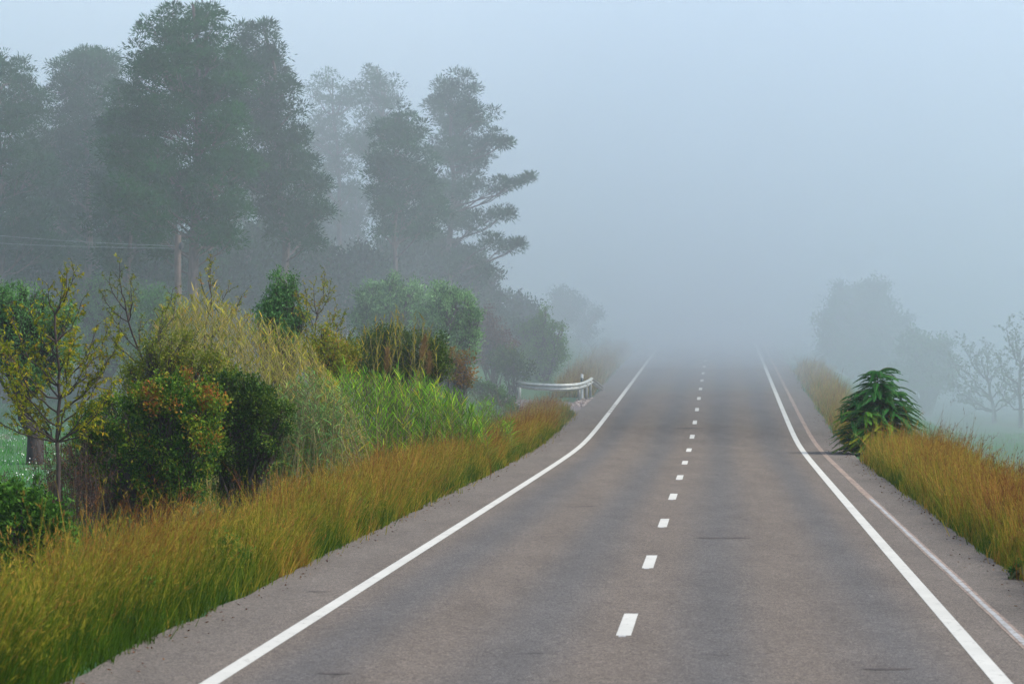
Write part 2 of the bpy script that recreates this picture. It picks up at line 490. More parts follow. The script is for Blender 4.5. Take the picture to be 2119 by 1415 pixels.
M_GRASS = leaf_mat("verge_grass", [(0, (0.0477, 0.0987, 0.0056)), (0.25, (0.1378, 0.1786, 0.0098)), (0.45, (0.2756, 0.2444, 0.0210)), (0.62, (0.4346, 0.2820, 0.0406)), (0.8, (0.3498, 0.1551, 0.0315)), (1, (0.1696, 0.0611, 0.0154))], trans=0.35, vary=0.35)
M_DRY = leaf_mat("dead_weeds", [(0, (0.0626, 0.0265, 0.0144)), (0.6, (0.1316, 0.0573, 0.0288)), (1, (0.2760, 0.1543, 0.0672))], trans=0.2)
M_MEADOW = leaf_mat("meadow_grass", [(0, (0.0252, 0.1344, 0.0202)), (0.5, (0.0571, 0.2496, 0.0370)), (1, (0.1260, 0.3648, 0.0672))], trans=0.35)
B_PINE = bark_mat("pine_bark", (0.0600, 0.0377, 0.0300), (0.1560, 0.1044, 0.0870))
B_DARK = bark_mat("dark_bark", (0.022, 0.014, 0.011), (0.065, 0.042, 0.034), 14)
B_OLIVE = bark_mat("olive_bark", (0.018, 0.013, 0.012), (0.055, 0.043, 0.038), 10)
B_GREY = bark_mat("grey_bark", (0.05, 0.045, 0.04), (0.13, 0.115, 0.10), 10)
B_CANE = bark_mat("cane_stem", (0.12, 0.11, 0.03), (0.30, 0.24, 0.08), 10)
B_STEMG = bark_mat("green_stem", (0.07, 0.085, 0.02), (0.16, 0.12, 0.05), 10)

def n3(p, f, s=0.0):
    return mnoise.noise(Vector((p[0] * f + s, p[1] * f + s * 1.7, p[2] * f)))

def fill_blob(mb, c, r, n_sprig, per, L, W, flat=0.85, spread=0.35, tint=(0.45, 0.22), up=0.4, seed=0.0, outward=1.0, droop=0.0, shell=0.45, tintf=None):
    """leaf sprigs spread through an uneven ellipsoid, denser towards its skin, with gaps"""
    nc = max(3, n_sprig // 9)
    ci = rng.randint(0, nc, n_sprig)
    dc = norm(rng.normal(size=(nc, 3)))[ci]
    ct = (rng.normal(size=nc) * .17)[ci]
    d = norm(dc + rng.normal(size=(n_sprig, 3)) * 0.20)
    rad = rng.uniform(shell, 1.0, nc)[ci] ** 0.6
    rad = rad * rng.uniform(.86, 1.1, n_sprig)
    # uneven outline
    bump = np.array([mnoise.noise(Vector((a[0] * 1.7 + seed + c[0], a[1] * 1.7 + c[1], a[2] * 1.7 + seed))) for a in d])
    rr = r * rad * (1 + 0.45 * bump)
    P0 = np.asarray(c) + d * rr[:, None] * np.array([1, 1, flat])
    gap = np.array([mnoise.noise(Vector((p[0] * 1.3 / max(r, .4) + seed, p[1] * 1.3 / max(r, .4), p[2] * 1.6 / max(r, .4)))) for p in P0])
    keep = gap > -0.30
    P0, d, gap = P0[keep], d[keep], gap[keep] + ct[keep] / .6
    n = len(P0)
    if n == 0: return P0
    P = np.repeat(P0, per, 0) + rng.normal(size=(n * per, 3)) * spread * 0.5
    D = norm(np.repeat(d, per, 0) * outward + rng.normal(size=(n * per, 3)) * 0.8 + np.array([0, 0, up]))
    t = np.clip(np.repeat(tint[0] + gap * 0.6, per) + rng.normal(size=n * per) * tint[1], 0, 1)
    if tintf is not None: t = np.clip(t + tintf(P), 0, 1)
    leaves(mb, P, D, L * rng.uniform(.6, 1.3, n * per), W * rng.uniform(.7, 1.3, n * per), t, droop)
    return P0

def curve(a, b, bow, n=7, wig=0.04):
    a = np.asarray(a, float); b = np.asarray(b, float)
    t = np.linspace(0, 1, n)[:, None]
    L = np.linalg.norm(b - a)
    p = a + (b - a) * t + np.asarray(bow) * (4 * t * (1 - t)) * L
    w = rng.normal(size=(n, 3)) * wig * L * 0.5
    w[0] = 0; w[-1] = 0
    return p + w

def ground_at(x, y): return gz(x, y)

# ------------------------------------------------------------------ pines
def pine(label, D, bx, blobs, trunk_r=0.22, group="pines in the misty wood", bough=0, tint=0.45, top=None, thin=1.0, kind="pine_tree"):
    X = (bx - 1059.5) / 4638 * D
    base = np.array([X, D, ground_at(X, D)])
    t = thing(kind, label, "pine tree", tuple(base), group)
    k = D / 4638
    ctr = []
    for (x, y, r) in blobs:
        rm = r * k * 1.08
        p = px(x, y, D)
        off = rng.uniform(-0.9, 0.9) * 1.3
        ctr.append((p + np.array([0, off, 0]), rm))
        w = abs(x - bx) * k
        back = max(1.3, 1.6 - w * 0.3) + rng.uniform(0, 1.2)
        if r >= 30: ctr.append((p + np.array([rng.uniform(-.3, .3), back + rm * 0.6, rng.uniform(-.5, .5)]), rm * 0.92))
    topz = max(c[0][2] + c[1] * 0.4 for c in ctr)
    topc = max(ctr, key=lambda c: c[0][2])[0]
    tp = curve(base - np.array([0, 0, .3]), np.array([topc[0] * .6 + X * .4, D + .3, topz]), (0.015, 0.01, 0), 10, 0.012)
    tr = np.linspace(1, 0.12, 10) ** 0.8 * trunk_r
    tr[0] *= 1.35
    mw = MB(); tube(mw, tp, tr, 8)
    ml = MB(); mbr = mw
    for (c, r) in ctr:
        # limb from the trunk up to the clump
        h = np.clip((c[2] - r * .8 - abs(c[0] - X) * 0.25 - base[2]) / (topz - base[2]), 0.12, 0.93)
        i = h * 9; i0 = int(i); st = tp[i0] + (tp[min(i0 + 1, 9)] - tp[i0]) * (i - i0)
        lim = curve(st, c, (0, 0, -0.06), 6, 0.04)
        tube(mbr, lim, np.linspace(0.055, 0.015, 6), 5)
        n_sub = int(max(8, 24 * (r / 0.9) ** 2 * thin))
        for q in range(n_sub):
            d = norm(rng.normal(size=3)); d[2] = d[2] * 0.75 + 0.08
            sc = c + d * r * (rng.uniform(0.25, 1.0) ** 0.5)
            sr = rng.uniform(0.30, 0.58)
            if rng.rand() < 0.5:
                s0 = lim[rng.randint(2, 6)]
                tube(mbr, curve(s0, sc, (0, 0, -0.04), 4, 0.05), np.linspace(0.022, 0.008, 4), 3)
            m_ = int(80 * thin)
            dd = norm(rng.normal(size=(m_, 3)) + np.array([0, 0, 0.55]))
            P = sc + dd * (sr * rng.uniform(0.15, 0.85, m_))[:, None] * np.array([1.15, 1.15, 0.62])
            tt = tint + rng.normal() * 0.13 + rng.normal(size=m_) * 0.06
            leaves(ml, P, dd, rng.uniform(0.13, 0.25, m_) * (1.0 if thin > .5 else 1.7), rng.uniform(0.032, 0.055, m_) * (1.0 if thin > .5 else 1.9), tt)
    # dead lower twigs
    for q in range(10):
        h = rng.uniform(0.10, 0.4); i = h * 9; st = tp[int(i)]
        a = rng.uniform(0, 2 * np.pi); L = rng.uniform(0.7, 1.8)
        e = st + np.array([math.cos(a) * L, math.sin(a) * L, rng.uniform(-.5, .5)])
        tube(mbr, curve(st, e, (0, 0, 0.05), 5, 0.06), np.linspace(0.03, 0.006, 5), 3)
    mw.build("trunk", B_PINE, t, True, base)
    ml.build("crown", M_PINE, t, False, base)
    return t

pine("dark tall pine cut off by the left edge of the photo", 92, -20, [(0, 150, 42), (38, 185, 38), (-40, 230, 60), (48, 250, 34), (15, 300, 60), (64, 360, 45), (-10, 400, 60), (40, 450, 55), (-20, 500, 50), (72, 500, 40)])
pine("pine with a rounded separate crown second from the left", 97, 172, [(178, 115, 34), (142, 140, 34), (212, 140, 34), (170, 165, 46), (128, 190, 32), (232, 185, 26), (185, 215, 42), (118, 235, 30), (150, 265, 48), (215, 260, 40), (110, 300, 50), (190, 330, 50), (130, 370, 60), (200, 400, 50), (90, 440, 50), (160, 460, 50), (120, 520, 45), (200, 520, 45)])
pine("tallest pine with a broad crown and thick brown trunk behind the wooden pole", 84, 387,
     [(362, 38, 27), (410, 32, 30), (448, 58, 28), (328, 78, 36), (388, 95, 55), (446, 115, 45), (308, 122, 40), (350, 155, 55), (288, 168, 32), (420, 185, 60), (468, 175, 40), (278, 235, 48), (340, 245, 60), (420, 255, 60), (482, 255, 40), (262, 315, 45), (330, 335, 60), (430, 335, 60), (490, 335, 38), (296, 390, 52), (370, 395, 45), (455, 395, 55), (335, 440, 38), (430, 452, 42), (488, 440, 28), (292, 462, 34), (340, 492, 26), (436, 492, 34), (482, 496, 26), (260, 430, 28), (325, 525, 20)], trunk_r=0.27, tint=0.62)
pine("slim pine half hidden on the left of the tallest pine", 89, 262, [(245, 205, 34), (262, 262, 38), (228, 290, 42), (272, 340, 42), (235, 375, 48), (265, 425, 48), (225, 465, 48), (275, 500, 42), (240, 540, 40)], trunk_r=.13, tint=.4)
pine("dense pine touching the right side of the tallest pine", 90, 600,
     [(508, 68, 28), (548, 72, 28), (530, 115, 42), (565, 108, 20), (500, 155, 45), (558, 175, 36), (592, 188, 24), (530, 225, 58), (604, 236, 26), (560, 295, 58), (622, 292, 28), (600, 350, 52), (540, 365, 55), (642, 372, 34), (570, 425, 50), (632, 440, 42), (672, 445, 22), (600, 485, 38), (646, 500, 28)], tint=0.3)
pine("pale misty pine just right of the dense pine", 113, 700, [(678, 172, 26), (648, 198, 28), (712, 205, 32), (680, 238, 42), (656, 285, 42), (722, 285, 32), (690, 335, 46), (668, 385, 34), (724, 395, 26), (692, 445, 26)], trunk_r=.17, tint=.6, thin=.7)
pine("faint far pine with a leaning round top behind the others", 110, 785, [(776, 152, 25), (750, 176, 24), (802, 182, 26), (775, 208, 38), (818, 216, 18), (768, 255, 36), (740, 300, 30), (775, 320, 30)], trunk_r=.16, thin=.75)
pine("bushy pine with a bare pale trunk in front of the far pair", 98, 800, [(832, 242, 25), (800, 275, 34), (852, 275, 34), (822, 325, 48), (876, 335, 32), (790, 362, 34), (852, 385, 50), (800, 425, 42), (882, 425, 38), (832, 462, 42), (788, 478, 22), (872, 482, 28)], trunk_r=.15, tint=.5)
pine("rightmost pine with long boughs reaching towards the road", 106, 915,
     [(948, 172, 24), (918, 188, 22), (974, 196, 22), (942, 218, 38), (900, 214, 14), (1000, 244, 24), (960, 266, 40), (1030, 284, 22), (1008, 308, 26), (928, 316, 40), (975, 325, 36), (1044, 298, 14), (992, 378, 20), (1030, 386, 19), (1062, 380, 15), (1088, 366, 9), (950, 398, 32), (1018, 448, 20), (1048, 444, 11), (980, 466, 26), (938, 456, 32), (1012, 500, 19), (1045, 512, 14), (1070, 508, 8), (975, 530, 24), (1002, 562, 13), (930, 545, 30), (900, 395, 32), (890, 500, 28)], trunk_r=.2, tint=.4)

for (x, ys, D, lab) in [(60, 300, 112, "at the far left behind the edge pine"), (150, 340, 115, "behind the round-crowned pine"), (330, 330, 108, "left behind the tallest pine"),
                        (470, 380, 110, "right behind the tallest pine"), (570, 400, 116, "behind the dense pine"), (740, 440, 118, "behind the pale misty pine"), (860, 470, 118, "behind the two right pines")]:
    bl = [(x + rng.uniform(-50, 50), y, rng.uniform(45, 60)) for y in np.arange(ys, 640, 34)] + [(x + rng.uniform(-15, 15), ys - 40, 32)]
    pine("shadowy background pine " + lab, D, x, bl, trunk_r=.14, thin=.42, tint=.35, group="shadowy pines deep in the wood")

# ------------------------------------------------------------------ leafy shrubs and small trees
def shrub(name, label, cat, D, bx, blobs, mat, bark=B_DARK, L=.05, W=.025, dens=1.0, per=9, tint=(.45, .2), spread=.16, group=None, trunk=None, depthf=1.0, tintf=None, up=.4, droop=0, stems=.02, leafname="foliage", flat=.9, by=None, shoots=5):
    X = (bx - 1059.5) / 4638 * D
    base = np.array([X, D, ground_at(X, D)])
    t = thing(name, label, cat, tuple(base), group)
    k = D / 4638
    ml = MB(); mw = MB()
    allb = []
    for (x, y, r) in blobs:
        allb.append((x, y, r * .92))
        if r > 15:
            for q in range(3):
                a = rng.uniform(-.3, np.pi + .3); rr = r * rng.uniform(.28, .5)
                allb.append((x + math.cos(a) * r * .95, y - math.sin(a) * r * 1.0, rr))
    for bi, (x, y, r) in enumerate(allb):
        rm = r * k
        for rep in range(2 if r > 22 else 1):
            p = px(x, y, D) + np.array([0, (rng.uniform(-.7, .2) if rep == 0 else rng.uniform(.3, 1.2)) * rm * depthf, 0])
            ns = int(150 * dens * (rm / .5) ** 2) + 12
            S = fill_blob(ml, p, rm, ns, per, L, W, flat=flat, spread=spread, tint=tint, seed=bi * 3.3, tintf=tintf, up=up, droop=droop)
            if shoots and r > 20:
                for q in range(shoots):
                    a0 = p + norm(rng.normal(size=3) * [1, .6, .3] + [0, -.1, .8]) * rm * .85
                    sh = curve(a0, a0 + norm(rng.normal(size=3) * .45 + [0, 0, 1]) * rng.uniform(.25, .7) * max(.5, rm), (0, 0, .03), 5, .05)
                    tube(mw, sh, np.linspace(stems * .3, stems * .1, 5), 3)
                    nn = rng.randint(14, 30)
                    ii = rng.uniform(0, 3.99, nn); i0 = ii.astype(int)
                    Q = sh[i0] + (sh[i0 + 1] - sh[i0]) * (ii - i0)[:, None]
                    leaves(ml, Q, rng.normal(size=(nn, 3)) + [0, 0, .5], L * rng.uniform(.7, 1.2, nn), W, np.clip(tint[0] + .12 + rng.normal(size=nn) * .12, 0, 1))
            # stems
            st = base + np.array([rng.uniform(-.25, .25), rng.uniform(-.2, .2), 0]) if trunk is None else np.asarray(trunk[-1])
            lim = curve(st, p, (0, 0, 0.05), 6, .06)
            tube(mw, lim, np.linspace(stems * 1.5, stems * .5, 6), 5)
            if len(S):
                for q in S[rng.randint(0, len(S), min(26, len(S)))]:
                    s0 = lim[rng.randint(2, 6)]
                    tube(mw, curve(s0, q, (0, 0, 0.03), 4, .06), np.linspace(stems * .35, stems * .12, 4), 3)
    if trunk is not None:
        tube(mw, trunk, np.linspace(1.25, .8, len(trunk)) * TR, 8)
    mw.build("trunk" if (trunk is not None or "tree" in name) else "stem", bark, t, False, base)
    ml.build(leafname, mat, t, False, base)
    return t
TR = 0.1

# olive-like grey green trees on the left of the road
OG = "grey-green olive trees"
shrub("olive_tree", "grey-green round olive tree, left one of the pair under the pines", "olive tree", 81, 812, [(768, 622, 28), (808, 612, 30), (848, 624, 28), (788, 658, 38), (838, 668, 38), (752, 668, 26), (808, 715, 42), (868, 716, 36), (770, 730, 36)], M_OLIVE, B_GREY, .13, .042, dens=.9, per=8, spread=.22, group=OG, stems=.04, up=.8, tint=(.5, .2))
shrub("olive_tree", "pale grey-green olive tree, right one of the pair under the pines", "olive tree", 78, 925, [(910, 620, 26), (944, 636, 32), (972, 662, 22), (898, 658, 32), (938, 688, 38), (976, 702, 20), (918, 728, 36), (958, 732, 28)], M_OLIVE, B_GREY, .13, .042, dens=.9, per=8, spread=.22, group=OG, stems=.04, up=.8, tint=(.58, .2))
TR = .21
tb = np.array([px(72, 948, 64), px(74, 905, 64), px(66, 885, 64), px(50, 862, 64.2), px(44, 838, 64.3)])
tb[0][2] = gz(tb[0][0], 64) - .1
t = shrub("olive_tree", "misty olive tree with a thick crooked dark trunk in the left meadow", "olive tree", 64, 72, [(30, 625, 38), (78, 648, 36), (-20, 660, 45), (122, 668, 38), (58, 700, 44), (5, 745, 44), (112, 735, 42), (60, 780, 36)], M_MIST, B_OLIVE, .09, .035, dens=.7, per=7, spread=.25, trunk=tb, group="misty trees in the left meadow", stems=.05, up=.6, tint=(.65, .2))
TR = .16
tb = np.array([px(226, 846, 88), px(228, 820, 88), px(222, 800, 88), px(226, 785, 88)])
tb[0][2] = gz(tb[0][0], 88) - .1
shrub("olive_tree", "faint olive tree in the meadow behind the yellow-leaved sapling", "olive tree", 88, 226, [(172, 640, 36), (226, 640, 38), (262, 690, 42), (188, 710, 44), (250, 745, 38), (280, 618, 26), (200, 600, 20)], M_MIST, B_OLIVE, .12, .04, dens=.6, per=7, spread=.3, trunk=tb, group="misty trees in the left meadow", stems=.05, up=.6, tint=(.6, .2))
shrub("misty_shrub", "pale misty green shrub behind the dry reeds left of the pole", "shrub", 80, 330, [(310, 640, 38), (350, 650, 38), (320, 700, 45), (370, 700, 45), (330, 760, 50)], M_MIST, B_OLIVE, .10, .04, dens=.6, per=7, spread=.3, group="misty trees in the left meadow", tint=(.4, .2))
shrub("young_tree", "fresh green upright young tree rising behind the dry reeds", "tree", 66, 585, [(588, 585, 20), (570, 620, 24), (600, 625, 24), (560, 660, 28), (610, 670, 28), (585, 700, 34), (540, 690, 20)], M_MIST, B_DARK, .09, .04, dens=.8, per=7, spread=.22, tint=(.5, .2), up=.9)

# roadside small tree and bushes near the guard rail
shrub("small_tree", "small rounded green tree in mist above the guard rail", "tree", 106, 1124, [(1128, 642, 10), (1125, 670, 22), (1102, 690, 22), (1148, 692, 22), (1122, 716, 30), (1162, 700, 12), (1100, 742, 26), (1144, 745, 24), (1125, 770, 22)], M_BRAMBLE, B_DARK, .11, .05, dens=.8, per=7, spread=.25, stems=.04, tint=(.75, .2))
BG = "dark bushes on the bank left of the guard rail"
shrub("bank_bush", "brownish dark bush on the bank below the right olive tree", "bush", 101, 1020, [(1010, 690, 28), (1045, 712, 24), (990, 730, 32), (1030, 740, 30), (1000, 660, 20)], M_DRY, B_DARK, .10, .04, dens=.6, per=7, spread=.25, group=BG, tint=(.3, .2))
shrub("bank_bush", "low dark green bush on the bank beside the small rounded tree", "bush", 99, 1060, [(1032, 742, 22), (1062, 752, 24), (1085, 770, 18), (1045, 770, 22)], M_DARK, B_DARK, .10, .045, dens=.8, per=7, spread=.22, group=BG, tint=(.5, .2))
LB = "low bushes between the green reeds and the guard rail"
shrub("low_bush", "low green bush at the foot of the bank left of the rail post", "bush", 88, 1020, [(990, 812, 20), (1018, 822, 22), (1046, 832, 18), (1064, 848, 16), (970, 800, 14)], M_BRAMBLE, B_DARK, .09, .045, dens=.8, per=7, spread=.18, group=LB, tint=(.35, .2))
shrub("low_bush", "bright green little bush nearest the side track", "bush", 84, 1072, [(1060, 850, 15), (1084, 862, 14), (1050, 868, 14)], M_BRAMBLE, B_DARK, .08, .045, dens=.8, per=7, spread=.16, group=LB, tint=(.6, .2))
# dark understory below the pines
UG = "dark undergrowth bushes below the pines"
und = [(20, 590, 60, 98, "at the far left under the edge pine"), (110, 580, 60, 103, "under the round-crowned pine"), (190, 585, 55, 100, "between the meadow olive trees"),
       (275, 580, 60, 104, "left of the wooden pole"), (335, 560, 50, 97, "just left of the thick pine trunk"), (450, 590, 60, 99, "right of the thick pine trunk"),
       (530, 570, 60, 101, "above the dry reeds"), (620, 590, 50, 104, "under the dense pine"), (690, 600, 45, 100, "left of the bare pale trunk"),
       (760, 585, 45, 103, "at the foot of the bare pale trunk"), (850, 570, 45, 106, "between the two right pines"), (930, 590, 48, 108, "under the rightmost pine"),
       (985, 620, 42, 112, "at the right end of the wood"), (1055, 650, 42, 116, "faint in fog past the wood"), (1085, 690, 38, 111, "low behind the small rounded tree")]
for (x, y, r, D, lab) in und:
    y -= 25 if x < 1000 else -8; r *= 1.22 if x < 1000 else .95
    bl = [(x + rng.uniform(-.6, .6) * r, y + rng.uniform(-.3, .9) * r, r * rng.uniform(.6, .85)) for _ in range(5)] + [(x + rng.uniform(-.5, .5) * r, y + r * 1.4, r * .9) for _ in range(2)]
    shrub("undergrowth_bush", "dark undergrowth bush " + lab, "bush", D, x, bl, M_PINE, B_PINE, .22, .09, dens=.34, per=7, spread=.4, group=UG, tint=(.12, .15), stems=.05)
FG = "faint trees sinking into the fog beside the far road"
for (x, y, r, D, lab) in [(1150, 640, 30, 137, "faint tree in fog left of the far road, nearer one"), (1205, 665, 26, 141, "barely visible tree in fog left of the far road, farther one")]:
    bl = [(x + rng.uniform(-.8, .8) * r, y + rng.uniform(-1.2, 1.6) * r, r * rng.uniform(.5, .8)) for _ in range(9)] + [(x, y + 80, r)]
    shrub("fog_tree", lab, "tree", D, x, bl, M_PINE, B_PINE, .2, .07, dens=.25, per=7, spread=.4, group=FG, tint=(.45, .2), stems=.06)

# hedge-like mastic shrubs beside the verge
redf = lambda P: np.clip((P[:, 2] - px(0, 870, 42)[2]) * .9, -.2, .62) * (np.sin(P[:, 0] * 5 + P[:, 2] * 3) > -.2) * (P[:, 0] < px(450, 0, 42)[0]) * .9
shrub("mastic_bush", "round green bush with reddish leaf tips behind the tall verge grass", "bush", 42, 330, [(262, 860, 40), (310, 830, 44), (365, 830, 48), (410, 850, 50), (240, 920, 38), (290, 930, 50), (350, 930, 56), (410, 920, 50), (320, 1000, 48), (250, 1000, 40), (390, 990, 48), (190, 900, 22)], M_MASTIC, B_DARK, .065, .036, dens=1.3, per=11, spread=.15, group="bushes behind the verge grass", tint=(.34, .16), tintf=redf)
shrub("mastic_bush", "darkest green bush under the dry reeds, right of the reddish bush", "bush", 43.5, 500, [(455, 825, 38), (505, 822, 40), (548, 850, 38), (560, 900, 38), (500, 860, 50), (455, 860, 45), (500, 930, 50), (450, 940, 46), (540, 950, 36), (480, 1000, 40)], M_DARK, B_DARK, .062, .034, dens=1.3, per=11, spread=.15, group="bushes behind the verge grass", tint=(.42, .2))
shrub("bramble_bush", "bright green bramble mound at the lower left edge", "bramble", 31, 60, [(10, 1062, 46), (60, 1056, 40), (104, 1078, 36), (-30, 1100, 60), (40, 1110, 56), (95, 1130, 40), (10, 1160, 56), (130, 1110, 20)], M_BRAMBLE, B_DARK, .06, .042, dens=1.2, per=9, spread=.13, tint=(.45, .2))
shrub("dark_bush", "dark green bush with yellow canes rising above it", "bush", 67, 820, [(740, 730, 30), (780, 712, 28), (820, 702, 26), (860, 716, 28), (900, 730, 28), (770, 760, 36), (830, 758, 40), (890, 766, 34), (720, 760, 28), (925, 760, 22)], M_DARK, B_DARK, .07, .03, dens=1.1, per=9, spread=.2, tint=(.55, .2))
shrub("orange_bush", "small bush with orange leaves right of the dark bush", "bush", 72, 950, [(945, 728, 14), (966, 742, 13), (935, 750, 16), (960, 770, 16), (925, 735, 12), (955, 790, 16)], M_ORANGE, B_DARK, .09, .05, stems=.008, dens=.9, per=5, spread=.2, tint=(.55, .25))
shrub("weed_clump", "bright green weed at the right edge beside the shoulder", "weed", 29.2, 2112, [(2112, 1192, 16), (2128, 1180, 20), (2122, 1205, 14)], M_BRAMBLE, B_STEMG, .04, .02, dens=2, per=9, spread=.05, tint=(.4, .2))

shrub("thicket_bush", "loose olive-brown bush filling the gap above the reddish bush", "bush", 46.5, 350, [(270, 790, 24), (310, 770, 26), (350, 760, 28), (400, 765, 28), (440, 770, 26), (370, 720, 22), (320, 730, 20), (290, 820, 26), (480, 790, 24)], M_SPARSE, B_DARK, .06, .026, dens=.75, per=8, spread=.24, group="bushes behind the verge grass", tint=(.25, .2), shoots=8)
shrub("thicket_bush", "dull green leafy bush between sapling and reddish bush", "bush", 45, 210, [(180, 880, 26), (215, 870, 28), (170, 930, 30), (215, 930, 32), (150, 980, 26), (200, 990, 34)], M_MASTIC, B_DARK, .06, .032, dens=.8, per=8, spread=.2, group="bushes behind the verge grass", tint=(.3, .2), shoots=7)
shrub("thicket_bush", "yellow-green loose bush between dry reeds and the dark cane bush", "bush", 62, 690, [(640, 740, 26), (680, 730, 28), (715, 745, 26), (665, 700, 20), (700, 770, 30)], M_SPARSE, B_DARK, .075, .035, dens=.7, per=8, spread=.25, tint=(.5, .2), shoots=8)

# ------------------------------------------------------------------ open-branched saplings with sparse leaves
def sapling(name, label, cat, D, trunk_px, targets, mat, bark, r0=.035, leafL=.07, leafW=.022, twig=.32, nleaf=7, step=.085, group=None, tint=(.5, .22), depth=1.0, droop=.25, multi=False):
    trunk = np.array([px(x, y, D) for x, y in trunk_px])
    trunk[:, 1] += rng.uniform(-.05, .05, len(trunk))
    trunk[0, 2] = gz(trunk[0, 0], trunk[0, 1]) - .05
    base = trunk[0] + np.array([0, 0, .05])
    t = thing(name, label, cat, tuple(base), group)
    tm = MB(); n = len(trunk)
    # resample smoothly
    tt = np.linspace(0, n - 1, 14)
    path = np.stack([np.interp(tt, np.arange(n), trunk[:, i]) for i in range(3)], 1) + rng.normal(size=(14, 3)) * .012
    path[0] = trunk[0]
    tube(tm, path, np.linspace(r0, r0 * .45, 14), 7)
    wb = tm; lf = MB()
    k = D / 4638
    for (x, y) in targets:
        tg = px(x, y, D) + np.array([0, rng.uniform(-1, 1) * depth * .9, 0])
        # attach lower on the trunk than the tip
        if multi: h = rng.randint(0, 5)
        else:
            hz = tg[2] - np.linalg.norm(tg[:2] - path[-1][:2]) * 1.0 - .35
            h = int(np.clip(np.searchsorted(path[:, 2], hz), 4, 13))
        st = path[h]
        L = np.linalg.norm(tg - st)
        m_ = max(6, int(L / .16))
        out = tg - st; out[2] = 0
        lim = curve(st, tg, norm(out) * .08 + np.array([0, 0, -.05]), m_, .035)
        tube(wb, lim, np.linspace(r0 * .42, .005, m_), 5)
        npt = max(3, int(L / step))
        for a in np.linspace(.22, 1.0, npt):
            i = a * (m_ - 1); i0 = min(int(i), m_ - 2); p = lim[i0] + (lim[i0 + 1] - lim[i0]) * (i - i0)
            ax = norm(lim[i0 + 1] - lim[i0])
            d = norm(ax * .7 + norm(rng.normal(size=3)) * .9 + np.array([0, 0, .35]))
            tl = twig * rng.uniform(.35, 1.1) * (1.15 - .5 * a)
            tw = curve(p, p + d * tl, (0, 0, .05), 4, .06)
            tube(wb, tw, np.linspace(.006, .0025, 4), 3)
            nl = rng.randint(max(1, nleaf - 3), nleaf + 3)
            u = rng.uniform(.15, 1, nl) * 3; ui = np.minimum(u.astype(int), 2)
            P = tw[ui] + (tw[ui + 1] - tw[ui]) * (u - ui)[:, None]
            Dv = norm(norm(rng.normal(size=(nl, 3))) + d * .5 + np.array([0, 0, -droop * 2]))
            leaves(lf, P, Dv, leafL * rng.uniform(.6, 1.25, nl), leafW * rng.uniform(.7, 1.2, nl), tint[0] + rng.normal() * .1 + rng.normal(size=nl) * tint[1])
    tm.build("trunk", bark, t, True, base)
    lf.build("foliage", mat, t, False, base)
    return t

sapling("almond_sapling", "open-branched sapling with yellow-green leaves at the far left", "sapling", 40,
        [(124, 1100), (122, 1000), (120, 900), (122, 840), (124, 780), (116, 710), (112, 650)],
        [(160, 563), (128, 590), (96, 592), (60, 640), (100, 655), (168, 625), (140, 640), (30, 700), (0, 690), (-20, 720), (60, 720), (190, 672), (215, 665), (236, 705), (248, 694), (180, 730), (215, 750), (238, 790), (-10, 780), (20, 800), (60, 800), (40, 760), (90, 745), (150, 700), (175, 690), (-30, 840), (20, 860), (50, 840), (190, 830), (220, 820), (150, 800), (85, 690), (130, 700), (205, 880), (0, 640), (140, 560), (70, 870)],
        M_ALMOND, B_DARK, r0=.042, leafL=.085, leafW=.030, twig=.40, nleaf=13, step=.09, droop=.5)
sapling("spindly_tree", "spindly tree with sparse yellow leaves behind the reddish bush", "tree", 47,
        [(345, 1060), (340, 960), (330, 860), (300, 760), (270, 680), (255, 620)],
        [(250, 545), (262, 575), (222, 580), (215, 610), (282, 600), (240, 640), (230, 690), (285, 660), (300, 700), (340, 640), (350, 620), (370, 600), (345, 680), (380, 700), (400, 690), (430, 700), (360, 740), (300, 740), (260, 740), (420, 740), (280, 780), (340, 780), (400, 770), (450, 760), (470, 720), (240, 780)],
        M_SPARSE, B_DARK, r0=.035, leafL=.07, leafW=.028, twig=.42, nleaf=9, step=.09, tint=(.4, .2))
sapling("spindly_tree", "tall thin twiggy tree poking above the dry reeds", "tree", 54,
        [(430, 1010), (425, 860), (420, 760), (425, 680), (440, 620), (432, 580)],
        [(430, 532), (436, 560), (412, 575), (450, 590), (470, 600), (500, 610), (480, 640), (395, 620), (380, 650), (350, 640), (520, 650), (440, 660), (400, 690), (470, 680), (335, 700), (500, 700)],
        M_SPARSE, B_DARK, r0=.028, leafL=.075, leafW=.028, twig=.45, nleaf=9, step=.09, tint=(.6, .2))
sapling("spindly_tree", "yellow-leaved twiggy tree between dry reeds and olive trees", "tree", 63,
        [(655, 930), (655, 830), (652, 760), (650, 700), (655, 650)],
        [(668, 562), (650, 590), (680, 600), (632, 596), (616, 620), (640, 620), (700, 640), (716, 650), (690, 670), (625, 660), (610, 690), (660, 640), (705, 700), (730, 690), (640, 720), (690, 730), (600, 720), (740, 720), (670, 690)],
        M_SPARSE, B_DARK, r0=.028, leafL=.085, leafW=.035, twig=.5, nleaf=11, step=.09, tint=(.6, .2))
sapling("misty_orchard_tree", "foggy orchard tree with a bare crooked crown in the right field", "tree", 125,
        [(2057, 900), (2057, 850), (2050, 820), (2045, 790)],
        [(1990, 700), (2010, 720), (1970, 740), (1965, 780), (2000, 760), (2030, 730), (2050, 710), (2070, 730), (2090, 760), (1990, 800), (2020, 790), (2100, 800), (2060, 760), (2080, 790), (1985, 820), (2040, 740)],
        M_DARK, B_DARK, r0=.13, leafL=.13, leafW=.05, twig=1.0, nleaf=14, step=.11, tint=(.6, .2), group="foggy orchard trees in the right field")
